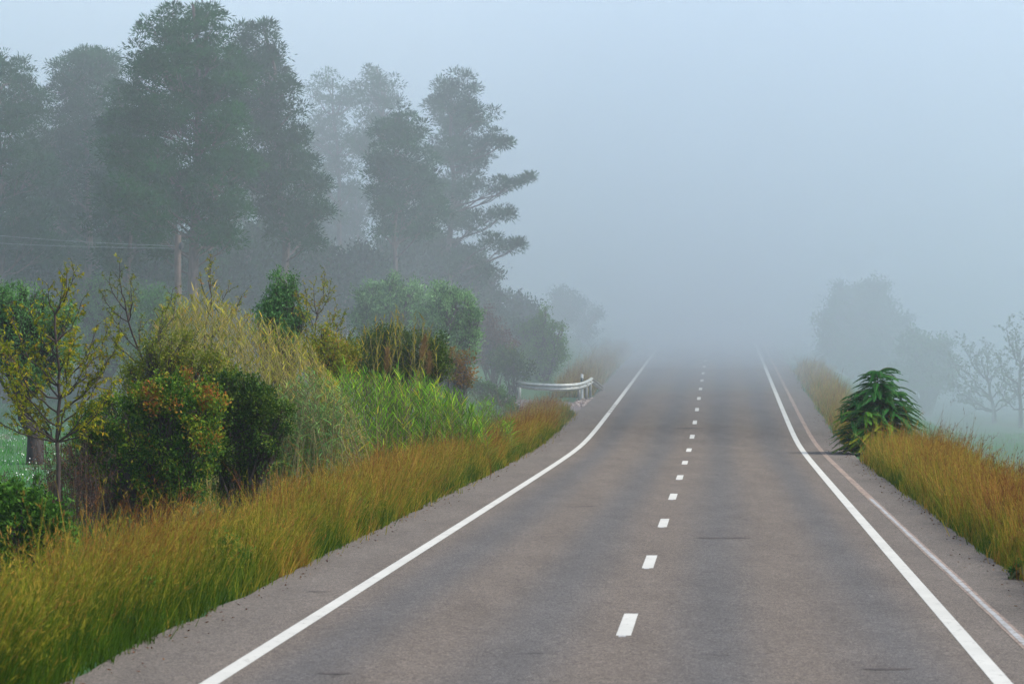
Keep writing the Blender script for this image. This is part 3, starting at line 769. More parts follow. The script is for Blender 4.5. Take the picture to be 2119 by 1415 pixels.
sapling("misty_orchard_tree", "larger foggy orchard tree cut by the right edge of the photo", "tree", 119,
        [(2112, 915), (2112, 850), (2108, 800), (2112, 760)],
        [(2080, 665), (2100, 680), (2125, 660), (2140, 690), (2090, 710), (2070, 740), (2110, 720), (2130, 740), (2080, 770), (2120, 780), (2160, 700), (2160, 760), (2070, 800), (2140, 800), (2100, 790)],
        M_DARK, B_DARK, r0=.13, leafL=.13, leafW=.05, twig=1.0, nleaf=14, step=.11, tint=(.6, .2), group="foggy orchard trees in the right field")
shrub("fog_tree", "big faint leafy tree in fog right of the far road", "tree", 139, 1785, [(1758, 622, 30), (1808, 616, 30), (1735, 665, 36), (1830, 670, 38), (1782, 655, 40), (1730, 720, 40), (1790, 720, 48), (1850, 720, 40), (1760, 775, 45), (1830, 780, 45)], M_MIST, B_GREY, .2, .08, dens=.4, per=7, spread=.4, group="faint trees sinking into the fog on the right", tint=(.4, .2), stems=.07)
shrub("fog_tree", "low faint tree in fog between the big one and the orchard", "tree", 132, 1915, [(1890, 720, 32), (1930, 735, 32), (1910, 770, 40), (1950, 780, 32), (1870, 790, 36)], M_MIST, B_GREY, .2, .08, dens=.35, per=7, spread=.4, group="faint trees sinking into the fog on the right", tint=(.4, .2), stems=.07)

# ------------------------------------------------------------------ reeds
def reeds(name, label, D0, x0, x1, ncane, top_px, hvar, mat, stemmat, lean=(0, 0), leafL=.5, leafW=.03, nleaf=12, depth=2.0, tint=(.5, .2), y_slope=0.0, bend=.35, first=.15, leanvar=.12, group=None, upw=.75, tiptint=0.0):
    """a clump of canes; top_px(x) gives the height of the clump in the photo's measure at photo column x"""
    xm = (x0 + x1) / 2; Xb = (xm - 1059.5) / 4638 * D0
    base = np.array([Xb, D0, gz(Xb, D0)])
    t = thing(name, label, "reeds", tuple(base), group)
    lf = MB(); st = MB()
    for q in range(ncane):
        x = rng.uniform(x0, x1)
        D = D0 + rng.uniform(-.5, .5) * depth + y_slope * (x - xm)
        top = px(x, top_px(x), D); top[2] -= hvar * abs(rng.normal()) * .6
        lx = lean[0] + rng.normal() * leanvar; ly = lean[1] + rng.normal() * leanvar
        bx_ = top[0]; gy = gz(bx_, D)
        H = top[2] - gy
        if H < .5: continue
        b0 = np.array([top[0] - lx * H, D - ly * H, gy - .03])
        pth = curve(b0, top, (lx * -.12, ly * -.12, 0), 7, .006)
        tube(st, pth, np.linspace(.011, .004, 7), 4, .5)
        n = rng.randint(int(nleaf * .7), int(nleaf * 1.3) + 1)
        a = np.linspace(first, 1, n); i = a * 5.999; i0 = i.astype(int)
        P = pth[i0] + (pth[i0 + 1] - pth[i0]) * (i - i0)[:, None]
        az = rng.uniform(0, np.pi) + np.arange(n) * np.pi + rng.normal(size=n) * .8
        upv = upw + .8 * a ** 3
        Dv = np.stack([np.cos(az), np.sin(az), upv], 1)
        bv = np.stack([np.cos(az) * bend * .7, np.sin(az) * bend * .7, -bend * rng.uniform(.5, 1.5, n)], 1)
        L = leafL * rng.uniform(.6, 1.15, n) * (1 - .35 * a ** 4)
        tn = tint[0] + rng.normal() * .14 + rng.normal(size=n) * tint[1] + tiptint * (a > .8) - .1 * (a < .3)
        blades(lf, P, Dv, L, leafW * .85 * rng.uniform(.7, 1.2, n), bv * .8, tn, seg=4)
    st.build("stem", stemmat, t, False, base)
    lf.build("foliage", mat, t, False, base)
    return t
def topline(pts):
    xs = [p[0] for p in pts]; ys = [p[1] for p in pts]
    return lambda x: float(np.interp(x, xs, ys)) + 16 * mnoise.noise(Vector((x * .03, 0, 1))) + 24 * mnoise.noise(Vector((x * .11, 3, 1)))
RG = "reed clumps left of the road"
reeds("reed_clump", "huge mound of dry yellowing reeds left of the green ones", 52.5, 320, 700, 430, topline([(300, 680), (350, 625), (400, 600), (450, 615), (520, 650), (580, 665), (640, 705), (700, 790)]), .55, M_REEDDRY, B_CANE, lean=(-.12, 0), leafL=.42, leafW=.026, nleaf=17, depth=2.8, bend=.28, leanvar=.24, upw=1.0, first=.05, group=RG, tint=(.5, .22), y_slope=.003, tiptint=.1)
reeds("reed_clump", "bluish green reeds hanging low between dark bush and bright reeds", 51.0, 520, 715, 200, topline([(520, 860), (560, 820), (600, 790), (650, 775), (715, 800)]), .6, M_REEDBLUE, B_STEMG, lean=(.08, 0), leafL=.5, leafW=.03, nleaf=14, depth=1.6, bend=.6, leanvar=.22, first=.05, group=RG, tint=(.4, .2))
reeds("reed_clump", "bright green upright reeds in front of the yellow canes", 56.0, 655, 1000, 360, topline([(650, 790), (700, 770), (760, 765), (830, 775), (880, 785), (930, 810), (980, 850)]), .5, M_REED, B_STEMG, lean=(.02, 0), leafL=.52, leafW=.034, nleaf=15, depth=2.4, bend=.22, leanvar=.12, upw=1.15, first=.12, group=RG, tint=(.46, .24), y_slope=.016)
reeds("reed_clump", "small bright green reed clump at the right end by the dry grass", 64.5, 990, 1060, 60, topline([(980, 840), (1000, 825), (1030, 845), (1050, 870)]), .35, M_REED, B_STEMG, lean=(.05, 0), leafL=.46, leafW=.03, nleaf=11, depth=1.2, bend=.35, leanvar=.14, first=.1, group=RG, tint=(.45, .18))
reeds("reed_clump", "tall yellow canes standing out of the dark bush", 66.2, 755, 905, 30, topline([(750, 670), (820, 645), (860, 655), (905, 680)]), .35, M_YCANE, B_CANE, lean=(.08, 0), leafL=.42, leafW=.042, nleaf=15, depth=1.2, bend=.18, leanvar=.10, first=.45, group=RG, tint=(.5, .22), upw=1.6)
reeds("reed_clump", "few green-topped canes sticking out of the dry reeds at their left", 50, 330, 430, 12, topline([(330, 650), (410, 590), (430, 620)]), .6, M_YCANE, B_CANE, lean=(-.05, 0), leafL=.42, leafW=.03, nleaf=9, depth=1.2, bend=.12, leanvar=.10, first=.7, group=RG, tint=(.25, .22), upw=1.2)
def cane(label, D, a, b, head=None):
    """one long leaning cane with a feathery brown plume"""
    p0 = px(*a, D); p1 = px(*b, D)
    base = np.array([p0[0], D, p0[2]])
    t = thing("plumed_cane", label, "reed", tuple(base), "single canes with brown plumes")
    s = MB(); pth = curve(p0, p1, (0, 0, .03), 8, .01); tube(s, pth, np.linspace(.012, .005, 8), 5)
    s.build("stem", B_CANE, t, False, base)
    m_ = MB(); n = 420
    u = rng.uniform(0, 1, n); ax = norm(p1 - p0)
    h0 = p1 - ax * .1; h1 = p1 + ax * .5
    P = h0 + (h1 - h0) * u[:, None] + rng.normal(size=(n, 3)) * .05 * np.sin(np.pi * (u * .9 + .08))[:, None]
    blades(m_, P, ax + rng.normal(size=(n, 3)) * .35, rng.uniform(.08, .2, n), .010, rng.normal(size=(n, 3)) * .3 + np.array([.2, 0, -.3]), rng.uniform(0, 1, n), seg=2)
    m_.build("plume", M_PLUME, t, False, base)
    return t
cane("leaning cane whose brown plume hangs right of the yellow canes", 60, (838, 900), (872, 735))
cane("cane with a brown plume in front of the dark bush", 61, (795, 880), (800, 762))
cane("short cane with a brown plume just above the green reeds", 61, (880, 880), (886, 770))

# ------------------------------------------------------------------ feathery bush on the right verge
def feathery_bush():
    D = 67.0
    cx = (1822 - 1059.5) / 4638 * D
    base = np.array([cx, D, gz(cx, D)])
    t = thing("feathery_bush", "dark green drooping feathery bush beside the right shoulder", "bush", tuple(base))
    st = MB(); k = D / 4638
    fr = [MB() for _ in range(1)]
    ml = MB(); rc = MB()
    top = px(1816, 770, D)
    H = top[2] - base[2]
    stems = []
    for q in range(9):
        a = rng.uniform(0, 2 * np.pi); rr = 0 if q == 0 else rng.uniform(.35, 1.1)
        tp = np.array([top[0] + rr * math.cos(a), D + rr * math.sin(a) * .9, base[2] + H * (1 if q == 0 else rng.uniform(.80, .95) - rr * .30)])
        p = curve(base + np.array([rng.uniform(-.1, .1), rng.uniform(-.1, .1), -.05]), tp, (0, 0, .02), 9, .012)
        tube(st, p, np.linspace(.035, .012, 9), 6); stems.append(p)
    n_fr = 520
    for q in range(n_fr):
        s = stems[rng.randint(0, 9)] if rng.rand() > .25 else stems[0]
        h = 1 - (rng.uniform(0, 1) ** 1.1) * .93 if q > 16 else 1.0
        i = h * 7.99; i0 = int(i); p0 = s[i0] + (s[min(i0 + 1, 8)] - s[i0]) * (i - i0)
        zf = (p0[2] - base[2]) / H
        # the bush widens downwards; a frond reaches the cone-shaped outline
        az = rng.uniform(0, 2 * np.pi)
        Rmax = max(.62, 1.56 * max(0, 1.10 - zf) ** .30) * rng.uniform(.5, 1.04)
        if math.cos(az) > 0: Rmax *= 1.04
        ctr = np.array([base[0] - .05, D])
        e = np.array([ctr[0] + math.cos(az) * Rmax, ctr[1] + math.sin(az) * Rmax * .9])
        L = np.hypot(*(e - p0[:2]))
        if L > 1.25:
            p0 = np.array([*(e + (p0[:2] - e) / L * 1.15), p0[2] - .05]); L = 1.15
        L = max(.45, L)
        dirv = norm(np.append(e - p0[:2], 0.0) + 1e-4)
        m_ = 10; u = np.linspace(0, 1, m_)
        rise = rng.uniform(.15, .5) * L; drop = rng.uniform(.1, .5) * L
        pts = p0 + dirv * (u * L)[:, None]; pts[:, 2] += rise * u * 1.6 - (drop + rise * 1.1) * u ** 2.1
        pts[:, 2] = np.maximum(pts[:, 2], base[2] + .02)
        tube(rc, pts, np.linspace(.007, .002, m_), 3)
        nl = int(L / .038)
        uu = np.linspace(.12, 1, nl); ii = uu * (m_ - 1.001); j = ii.astype(int)
        P = pts[j] + (pts[j + 1] - pts[j]) * (ii - j)[:, None]
        ax = norm(pts[j + 1] - pts[j])
        sd = norm(np.cross(ax, np.array([0, 0, 1.0])))
        low = np.clip(1.55 - zf * 2.3, 0, 1) * (math.sin(az) < 0) * (math.cos(az) < .55)
        tn = .27 + rng.normal() * .12 + low * rng.uniform(.35, .9)
        for sg in (-1, 1):
            Dv = norm(sd * sg + ax * .45 + np.array([0, 0, -.38]) + rng.normal(size=(nl, 3)) * .06)
            Ll = .145 * np.sin(np.pi * (uu * .78 + .16)) * rng.uniform(.85, 1.1, nl)
            # broad flat leaflets whose face follows the frond
            S = norm(np.cross(Dv, np.cross(sd * sg, ax) + rng.normal(size=(nl, 3)) * .12)) * .024
            mid = P + Dv * Ll[:, None] * .45
            V = np.stack([P, mid + S, P + Dv * Ll[:, None] + np.array([0, 0, -.01]), mid - S], 1).reshape(-1, 3)
            ml.add(V, np.arange(nl * 4).reshape(-1, 4), tn + rng.normal(size=nl) * .05)
    st.build("stem", B_DARK, t, True, base)
    rc.build("leaf_stalk", B_STEMG, t, False, base)
    ml.build("foliage", M_FERN, t, False, base)
feathery_bush()

# ------------------------------------------------------------------ verge grass
def belt(name, label, s0, s1, y0, y1, dens, h, tintf, lean=.12, seedn=0.0, wide=.0085, hz=None):
    n = int(abs(s1 - s0) * (y1 - y0) * dens)
    u = rng.uniform(0, 1, n)
    # more blades near the camera, where they show single
    y = y0 + (y1 - y0) * u ** 1.35
    s = s0 + (s1 - s0) * rng.uniform(0, 1, n) ** 1.0
    # tussocks
    s += .07 * np.sin(y * 9.1 + 3 * np.sin(y * 2.3)) + .10 * rng.normal(size=n) * (rng.uniform(size=n) < .2)
    X = s + (-1.02 + K * y)
    patch_n = np.array([mnoise.noise(Vector((a * 1.2 + seedn, b * .55, 2.0))) for a, b in zip(X, y)])
    fine_n = np.array([mnoise.noise(Vector((a * 4.5 + seedn, b * 3.0, 7.0))) for a, b in zip(X, y)])
    Z = np.array([gz(a, b) for a, b in zip(X, y)]) - .02
    e = np.abs(s - s0)
    edge = np.clip(.30 + e / .5, 0, 1)
    if hz is not None: edge = edge * hz(s, y)
    H = h * edge * (1 + .55 * patch_n + .45 * fine_n) * rng.uniform(.35, 1.15, n)
    P = np.stack([X, y, Z], 1)
    wl = lean + .12 * patch_n
    H = H * np.where(rng.uniform(size=n) < .05, 1.3, 1.0)
    Dv = np.stack([wl + rng.normal(size=n) * .19, rng.normal(size=n) * .15, np.ones(n)], 1)
    az = rng.normal(size=n) * .9 + 2.9 * (rng.uniform(size=n) > .65)
    bv = np.stack([np.cos(az) * .30, np.sin(az) * .30, -.16 * np.ones(n)], 1) * rng.uniform(.1, 1.1, n)[:, None]
    tn = tintf(s, y, patch_n, fine_n) + rng.normal(size=n) * .20
    W = wide * (1 + y / 60) * rng.uniform(.6, 1.3, n)
    mb = MB(); blades(mb, P, Dv, H, W, bv, tn, seg=4)
    # seed heads on about a third of the stalks
    pick = np.where((rng.uniform(size=n) < .33) & (H > h * .55))[0]
    tipP = P[pick] + norm(Dv[pick]) * H[pick][:, None] + bv[pick] * H[pick][:, None]
    for rep in range(5):
        a = rng.uniform(-.2, .0, len(pick))
        Q = tipP + (norm(Dv[pick]) + 2 * bv[pick]) * a[:, None] + rng.normal(size=(len(pick), 3)) * .008
        leaves(mb, Q, norm(Dv[pick]) + 1.6 * bv[pick] + rng.normal(size=(len(pick), 3)) * .35, rng.uniform(.04, .10, len(pick)), .008, np.clip(tn[pick] + .28, .45, 1))
    o = mb.build(name, M_GRASS)
    tag(o, label, None, kind="stuff")
    return o
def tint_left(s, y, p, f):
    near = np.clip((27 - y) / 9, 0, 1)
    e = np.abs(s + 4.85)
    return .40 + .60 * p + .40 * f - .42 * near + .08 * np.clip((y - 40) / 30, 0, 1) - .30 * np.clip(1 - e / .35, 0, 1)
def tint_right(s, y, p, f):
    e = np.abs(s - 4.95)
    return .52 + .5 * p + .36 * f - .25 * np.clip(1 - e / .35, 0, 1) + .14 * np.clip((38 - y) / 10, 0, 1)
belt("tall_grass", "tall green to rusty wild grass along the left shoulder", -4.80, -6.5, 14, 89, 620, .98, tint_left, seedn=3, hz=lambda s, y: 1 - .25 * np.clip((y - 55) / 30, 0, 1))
belt("tall_grass", "yellow misty wild grass on the left beyond the guard rail", -4.95, -6.6, 101, 150, 160, .95, lambda s, y, p, f: .55 + .25 * p + .2 * f, seedn=9, wide=.008)
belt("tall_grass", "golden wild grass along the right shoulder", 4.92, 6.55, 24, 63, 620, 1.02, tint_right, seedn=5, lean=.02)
belt("tall_grass", "pale yellow misty grass on the right past the feathery bush", 5.0, 6.4, 69, 125, 200, .85, lambda s, y, p, f: .5 + .25 * p + .2 * f, seedn=6, wide=.008)

def scatter(name, label, n, area, hfun, mat, L, W, tint, kind="stuff", lean=.2, bend=.3, cond=None):
    x0, x1, y0, y1 = area
    x = rng.uniform(x0, x1, n * 2); y = rng.uniform(y0, y1, n * 2)
    ok = np.array([cond(a, b) for a, b in zip(x, y)]) if cond else np.ones(len(x), bool)
    x = x[ok][:n]; y = y[ok][:n]; n = len(x)
    Z = np.array([gz(a, b) for a, b in zip(x, y)]) - .02
    pn = np.array([mnoise.noise(Vector((a * .9, b * .9, 4.0))) for a, b in zip(x, y)])
    H = L * rng.uniform(.5, 1.2, n) * (1 + .5 * pn)
    Dv = np.stack([rng.normal(size=n) * lean, rng.normal(size=n) * lean, np.ones(n)], 1)
    bv = rng.normal(size=(n, 3)) * bend * np.array([1, 1, .3]) - np.array([0, 0, .1])
    mb = MB(); blades(mb, np.stack([x, y, Z], 1), Dv, H, W * rng.uniform(.7, 1.3, n), bv, tint[0] + .3 * pn + rng.normal(size=n) * tint[1])
    o = mb.build(name, mat); tag(o, label, None, kind=kind); return o
# rough weeds behind the left verge (ground cover between bushes) and the meadow
lat = lambda x, y: x - xc(y)
scatter("rough_weeds", "brown and green rough weeds between the verge grass and the bushes", 20000, (-14, 4, 20, 88), None, M_DRY, .8, .011, (.35, .3), cond=lambda x, y: -9.0 < lat(x, y) < -6.2 and x > -.25 * y)
scatter("green_undergrowth", "green low growth around the reeds and bushes", 20000, (-18, 2, 26, 88), None, M_BRAMBLE, .75, .016, (.35, .25), cond=lambda x, y: -14 < lat(x, y) < -6.8 and x > -.25 * y)
scatter("meadow_grass", "fresh green grass of the left meadow", 26000, (-26, -8, 48, 100), None, M_MEADOW, .22, .018, (.6, .2), cond=lambda x, y: lat(x, y) < -13 and -.27 * y < x < -.12 * y)
scatter("bank_grass", "green grass on the bank beside the guard rail", 9000, (-8, 3, 90, 104), None, M_MEADOW, .16, .022, (.6, .2), cond=lambda x, y: lat(x, y) < -8.3 and not (88 < y < 106 and lat(x, y) > -10.5))
scatter("field_grass", "misty green grass of the right field", 24000, (9, 30, 55, 112), None, M_MEADOW, .2, .02, (.55, .2), cond=lambda x, y: lat(x, y) > 9)
# white flowers in the meadow
n = 1300
x = rng.uniform(-19, -11, n); y = rng.uniform(54, 82, n)
Z = np.array([gz(a, b) for a, b in zip(x, y)])
m, nt, b, out = mat_base("white_petals"); b.inputs["Base Color"].default_value = (.72, .74, .68, 1); b.inputs["Roughness"].default_value = .8
mb = MB()
pnn = np.array([mnoise.noise(Vector((a * .5, b_ * .25, 1))) for a, b_ in zip(x, y)]) > -.05
P = np.stack([x, y, Z + rng.uniform(.15, .32, n)], 1)[pnn]
leaves(mb, P, rng.normal(size=(len(P), 3)), .045, .04, .5)
tag(mb.build("wild_flowers", m), "small white flowers scattered over the left meadow", None, kind="stuff")

def dry_bush(label, D, x0, x1, ytop, n, mat, tint, hmul=1.0):
    xm = (x0 + x1) / 2; X = (xm - 1059.5) / 4638 * D
    base = np.array([X, D, gz(X, D)]); w = (x1 - x0) / 4638 * D
    t = thing("dry_bush", label, "bush", tuple(base), "dead brown bushes at the foot of the sapling")
    H = px(0, ytop, D)[2] - base[2]
    mw = MB(); ml = MB()
    for q in range(n):
        b0 = base + np.array([rng.uniform(-.5, .5) * w * .7, rng.uniform(-.6, .6), -.03])
        h = H * rng.uniform(.5, 1.08)
        e = b0 + np.array([rng.normal() * .25, rng.normal() * .2, h])
        p = curve(b0, e, (0, 0, .0), 7, .03)
        tube(mw, p, np.linspace(.008, .003, 7), 4)
        for a in rng.uniform(.3, 1, 9):
            i = a * 5.99; i0 = int(i); s = p[i0]
            d = norm(np.array([rng.normal(), rng.normal(), .9])); L = rng.uniform(.12, .35)
            tw = curve(s, s + d * L, (0, 0, 0), 3, .05); tube(mw, tw, (.004, .003, .002), 3)
            nn = 5
            leaves(ml, tw[rng.randint(1, 3, nn)] + rng.normal(size=(nn, 3)) * .03, rng.normal(size=(nn, 3)) + [0, 0, -.3], .05, .016, tint + rng.normal(size=nn) * .2)
    mw.build("stem", B_DARK, t, False, base); ml.build("foliage", mat, t, False, base)
dry_bush("reddish brown dead brush right below the sapling", 41.5, 60, 240, 890, 95, M_DRY, .4)
dry_bush("dark brown dead brush between sapling and reddish bush", 43.5, 175, 330, 960, 90, M_DRY, .25)
dry_bush("grey brown twigs at the left edge above the brambles", 39.5, -40, 70, 965, 60, M_DRY, .3)


# dead leaves, grit and twigs blown along the asphalt edges
n = 1000
y = 16 + 74 * rng.uniform(size=n) ** 1.5
side = rng.uniform(size=n) < .5
off = np.abs(rng.normal(size=n)) * .22
s_ = np.where(side, -4.78 + off, 4.86 - off)
x = s_ - 1.02 + K * y
mb = MB()
leaves(mb, np.stack([x, y, np.array([zr(q) for q in y]) + .006 + .02 * rng.uniform(size=n)], 1), rng.normal(size=(n, 3)) * [1, 1, .15], rng.uniform(.02, .07, n), rng.uniform(.008, .03, n), rng.uniform(0, 1, n))
tag(mb.build("leaf_litter", M_DRY), "dead leaves and grit scattered along the asphalt edges", None, kind="stuff")

# a few rank weeds and bent stalks standing taller in the verge
for (x_, D_, lab_) in [(230, 24.5, "leafy yellow-green weed in the left verge nearest the camera"), (415, 29, "leafy weed standing in the left verge beside the dark bush"), (640, 38, "small leafy weed in the left verge in front of the bluish reeds")]:
    y_ = 650 - (zr(D_) - EYE + .42) * 4638 / D_
    xx_ = 1059.5 + (xc(D_) - 5.35) / D_ * 4638
    shrub("verge_weed", lab_, "weed", D_, xx_, [(xx_ - 12, y_, 22), (xx_ + 14, y_ + 14, 20), (xx_, y_ + 40, 24)], M_BRAMBLE, B_STEMG, .045, .02, dens=1.2, per=7, spread=.08, tint=(.8, .2), group="leafy weeds in the verge grass", stems=.006, shoots=5)
# ------------------------------------------------------------------ guard rail, marker post, pole, cables
def metal(name, c1, c2, rough=.45, met=.6):
    m, nt, b, out = mat_base(name)
    tc = nt.nodes.new("ShaderNodeTexCoord")
    nz = noise_node(nt, 5, 6, tc.outputs["Object"], .7)
    nt.links.new(ramp(nt, [(.35, c1), (.65, c2)], nz), b.inputs["Base Color"])
    b.inputs["Roughness"].default_value = rough; b.inputs["Metallic"].default_value = met
    return m
M_ZINC = metal("galvanised_steel", (.36, .37, .34), (.58, .57, .48), .5, .45)
M_POST = metal("post_steel", (.20, .19, .16), (.38, .35, .30), .7, .3)
M_BLACK = metal("dark_rubber", (.02, .02, .022), (.05, .05, .05), .7, 0)
M_WHITE = metal("white_plastic", (.70, .68, .62), (.82, .80, .76), .5, 0)
M_BAND = metal("dark_green_band", (.004, .030, .026), (.008, .045, .04), .4, 0)

def rail_path():
    # photo column, depth, beam height above the ground
    return [(1067, 99.4, .74), (1074, 98.6, .71), (1085, 98.0, .69), (1110, 97.4, .67), (1140, 97.1, .66), (1170, 97.1, .65), (1195, 97.5, .66), (1210, 98.4, .69), (1221, 100.0, .72), (1226.5, 102.0, .70)]
base_p = px(1140, 0, 97.1); gx = base_p[0]
rb = np.array([gx, 97.1, gz(gx, 97.1)])
rail = thing("guard_rail", "short curved steel guard rail with flared ends beside the left shoulder", "guard rail", tuple(rb))
pp = []
for (x, D, h) in rail_path():
    X = (x - 1059.5) / 4638 * D
    pp.append((X, D, zr(D) - .05 + h))
pp = np.array(pp)
tt = np.linspace(0, len(pp) - 1, 50)
path = np.stack([np.interp(tt, np.arange(len(pp)), pp[:, i]) for i in range(3)], 1)
for _ in range(5): path[1:-1] = (path[:-2] + 2 * path[1:-1] + path[2:]) / 4
prof = []                                     # W-beam section: (outward, height)
for v in np.linspace(-.155, .155, 17):
    prof.append((.042 * math.cos(v / .155 * 2 * math.pi + math.pi) * 1.0, v))
def sweep(mb, path, prof, thick=.006, flare=None):
    tan = np.gradient(path, axis=0); tan[:, 2] = 0; tan = norm(tan)
    out_ = np.stack([tan[:, 1], -tan[:, 0], np.zeros(len(tan))], 1)   # towards the camera
    n = len(path); k = len(prof)
    for side in (0, 1):
        V = []
        for i in range(n):
            f = 1.0 if flare is None else flare(i / (n - 1))
            for (o_, v) in prof:
                V.append(path[i] + out_[i] * (o_ + side * -thick) + np.array([0, 0, v * f]))
        a = np.arange(n - 1)[:, None] * k + np.arange(k - 1)[None, :]
        F = np.stack([a, a + 1, a + 1 + k, a + k], -1).reshape(-1, 4)
        mb.add(V, F if side else F[:, ::-1])
mb = MB(); sweep(mb, path, prof, flare=lambda u: 1 + .55 * max(0, 1 - u / .10) ** 1.5)
mb.build("beam", M_ZINC, rail, False, rb)
# the dark end piece that slopes down to the ground behind
e0 = path[-1]; e1 = e0 + np.array([.62, 3.6, 0]); e1[2] = zr(e1[1]) - .05 + .12
t_ = np.linspace(0, 1, 8)[:, None]
mb = MB(); sweep(mb, e0 + (e1 - e0) * t_ ** 1.0, prof); mb.build("end_ramp", M_POST, rail, False, rb)
def rail_post(i, w=.11, d=.06):
    p = path[i]; g = gz(p[0], p[1] + .12)
    mb = MB(); z1 = p[2] + .05
    # C-section post
    c = np.array([p[0], p[1] + .12, (g + z1) / 2]); h = z1 - g + .1
    boxm(mb, c, (w, .008, h)); boxm(mb, c + [-w / 2, .03, 0], (.008, d, h - .004)); boxm(mb, c + [w / 2, .03, 0], (.008, d, h - .004))
    o = mb.build("post", M_POST if i > 30 else M_ZINC, rail, False, rb)
    mb = MB(); boxm(mb, [p[0], p[1] + .065, p[2]], (.09, .09, .18)); q = mb.build("spacer", M_ZINC, o)
    q.data.transform(Matrix.Translation(-Vector(rb)))
for i in (6, 34, 40, 45): rail_post(i)
for i in (30, 39):
    p = path[i]; mb = MB()
    V = []; n = 8
    for kx in range(n): V.append(p + np.array([.035 * math.cos(kx * 2 * math.pi / n), -.062, .035 * math.sin(kx * 2 * math.pi / n)]))
    V.append(p + np.array([0, -.075, 0]))
    mb.add(V, [(kx, (kx + 1) % n, n) for kx in range(n)])
    mb.build("bolt", M_WHITE, rail, False, rb)

# white marker post
D = 99.3; X = (1204.5 - 1059.5) / 4638 * D
mb_base = np.array([X, D, gz(X, D)]); top = px(0, 774, D)[2]
H = top - mb_base[2]
mk = thing("marker_post", "white roadside marker post with a dark green band behind the guard rail", "marker post", tuple(mb_base))
def post_piece(z0, z1, w, d, slant=0):
    mb = MB(); n = 10
    ring = [(w / 2 * math.cos(a), d / 2 * math.sin(a)) for a in np.linspace(0, 2 * math.pi, n, endpoint=False)]
    V = [(x_, y_, z0) for x_, y_ in ring] + [(x_, y_, z1 - slant * (x_ / w)) for x_, y_ in ring]
    mb.add(V, [(k_, (k_ + 1) % n, n + (k_ + 1) % n, n + k_) for k_ in range(n)])
    V2 = V[n:] + [(0, 0, z1)]
    mb.add(V2, [(k_, (k_ + 1) % n, n) for k_ in range(n)])
    return mb
a = post_piece(-.05, H, .12, .09, .03).build("post", M_WHITE, mk)
c_ = post_piece(H - .46, H - .17, .13, .10, .02).build("band", M_BAND, mk)
mb = MB(); boxm(mb, (0, -.054, H - .25), (.03, .006, .05)); mb.build("reflector", M_ZINC, mk)

# wooden pole with cables
D = 80; X = (369 - 1059.5) / 4638 * D
pb = np.array([X, D, gz(X, D)]); top = px(0, 487, D)[2]
pole = thing("wooden_pole", "pale brown wooden utility pole in front of the thick pine trunk", "utility pole", tuple(pb))
WOOD = bark_mat("pole_wood", (.075, .052, .042), (.14, .10, .08), 8)
mb = MB(); zz = np.linspace(pb[2] - .3, top, 10)
P = np.stack([X + .02 * np.sin(zz), np.full(10, D), zz], 1)
tube(mb, P, np.linspace(.15, .115, 10), 12)
n = 12; th = np.arange(n) * 2 * np.pi / n
mb.add(np.concatenate([np.stack([P[-1][0] + .115 * np.cos(th), D + .115 * np.sin(th), np.full(n, top)], 1), [[P[-1][0], D, top + .02]]]), [(k_, (k_ + 1) % n, n) for k_ in range(n)])
mb.build("shaft", WOOD, pole, True, pb)
mb = MB(); zb = px(0, 509, D)[2]
tube(mb, [[X + .12, D - .12, zb - .12], [X + .13, D - .13, zb], [X + .12, D - .12, zb + .12]], (.07, .09, .05), 8)
mb.build("insulator", M_BLACK, pole, False, pb)
M_CABLE = metal("cable", (.2, .22, .22), (.3, .33, .33), .6, .2)
for (pts, lab) in (([(-420, 452), (0, 488), (170, 503), (362, 509)], "upper thin cable running left from the wooden pole"),
                   ([(-420, 478), (0, 504), (120, 511), (362, 514)], "lower thin cable running left from the wooden pole")):
    xs = np.linspace(-420, 362, 40)
    ys = np.interp(xs, [p[0] for p in pts], [p[1] for p in pts])
    for _ in range(30): ys[1:-1] = (ys[:-2] + ys[2:]) / 2
    P = np.array([px(x_, y_, D - .15) for x_, y_ in zip(xs, ys)])
    b0 = P[-1].copy(); mb = MB(); tube(mb, P, .008, 5)
    o = mb.build("cable", M_CABLE, None, True, b0)
    tag(o, lab, "cable", "cables of the wooden pole")

# broken stones at the foot of the rail
mb = MB(); M_STONE = bark_mat("stone", (.20, .13, .10), (.42, .34, .29), 6)
for q in range(60):
    s = rng.uniform(-5.3, -4.75); y = rng.uniform(93.5, 99.5); X = s + xc(y)
    r = rng.uniform(.03, .11); z = gz(X, y) + r * .3
    n = 8; V = norm(rng.normal(size=(8, 3)))
    V = np.array([(a_, b_, c_) for a_ in (-1, 1) for b_ in (-1, 1) for c_ in (-1, 1)], float) * rng.uniform(.5, 1, (8, 3)) * r + [X, y, z]
    mb.add(V, [(0, 1, 3, 2), (4, 6, 7, 5), (0, 4, 5, 1), (2, 3, 7, 6), (0, 2, 6, 4), (1, 5, 7, 3)])
tag(mb.build("rubble", M_STONE), "broken reddish stones around the guard rail posts", None, kind="stuff")
HAZE_TOP = 92
HAZE_D = 0.0004
def front_thin(x, z):
    return 66 + 16 * smooth(-3, 3, x) * (1 - smooth(10, 16, x)) + 6 * smooth(14, 24, -x)
def bank_top(x):                         # invented unseen top, raised mostly on the left to shade the fog there
    return 50 + 34 * smooth(0, 30, -x) + 6 * smooth(8, 30, x)
FOGS = [
    (front_thin, 1, 0.0095, lambda x: bank_top(x) + 4, "thin front of the fog bank among the pines and over the fields"),
    (lambda x, z: 100, 2, 0.013, lambda x: bank_top(x) + 2, "thickening fog bank over the far road"),
    (lambda x, z: 127, 3, 0.030, bank_top, "dense core of the fog bank swallowing the road"),
]
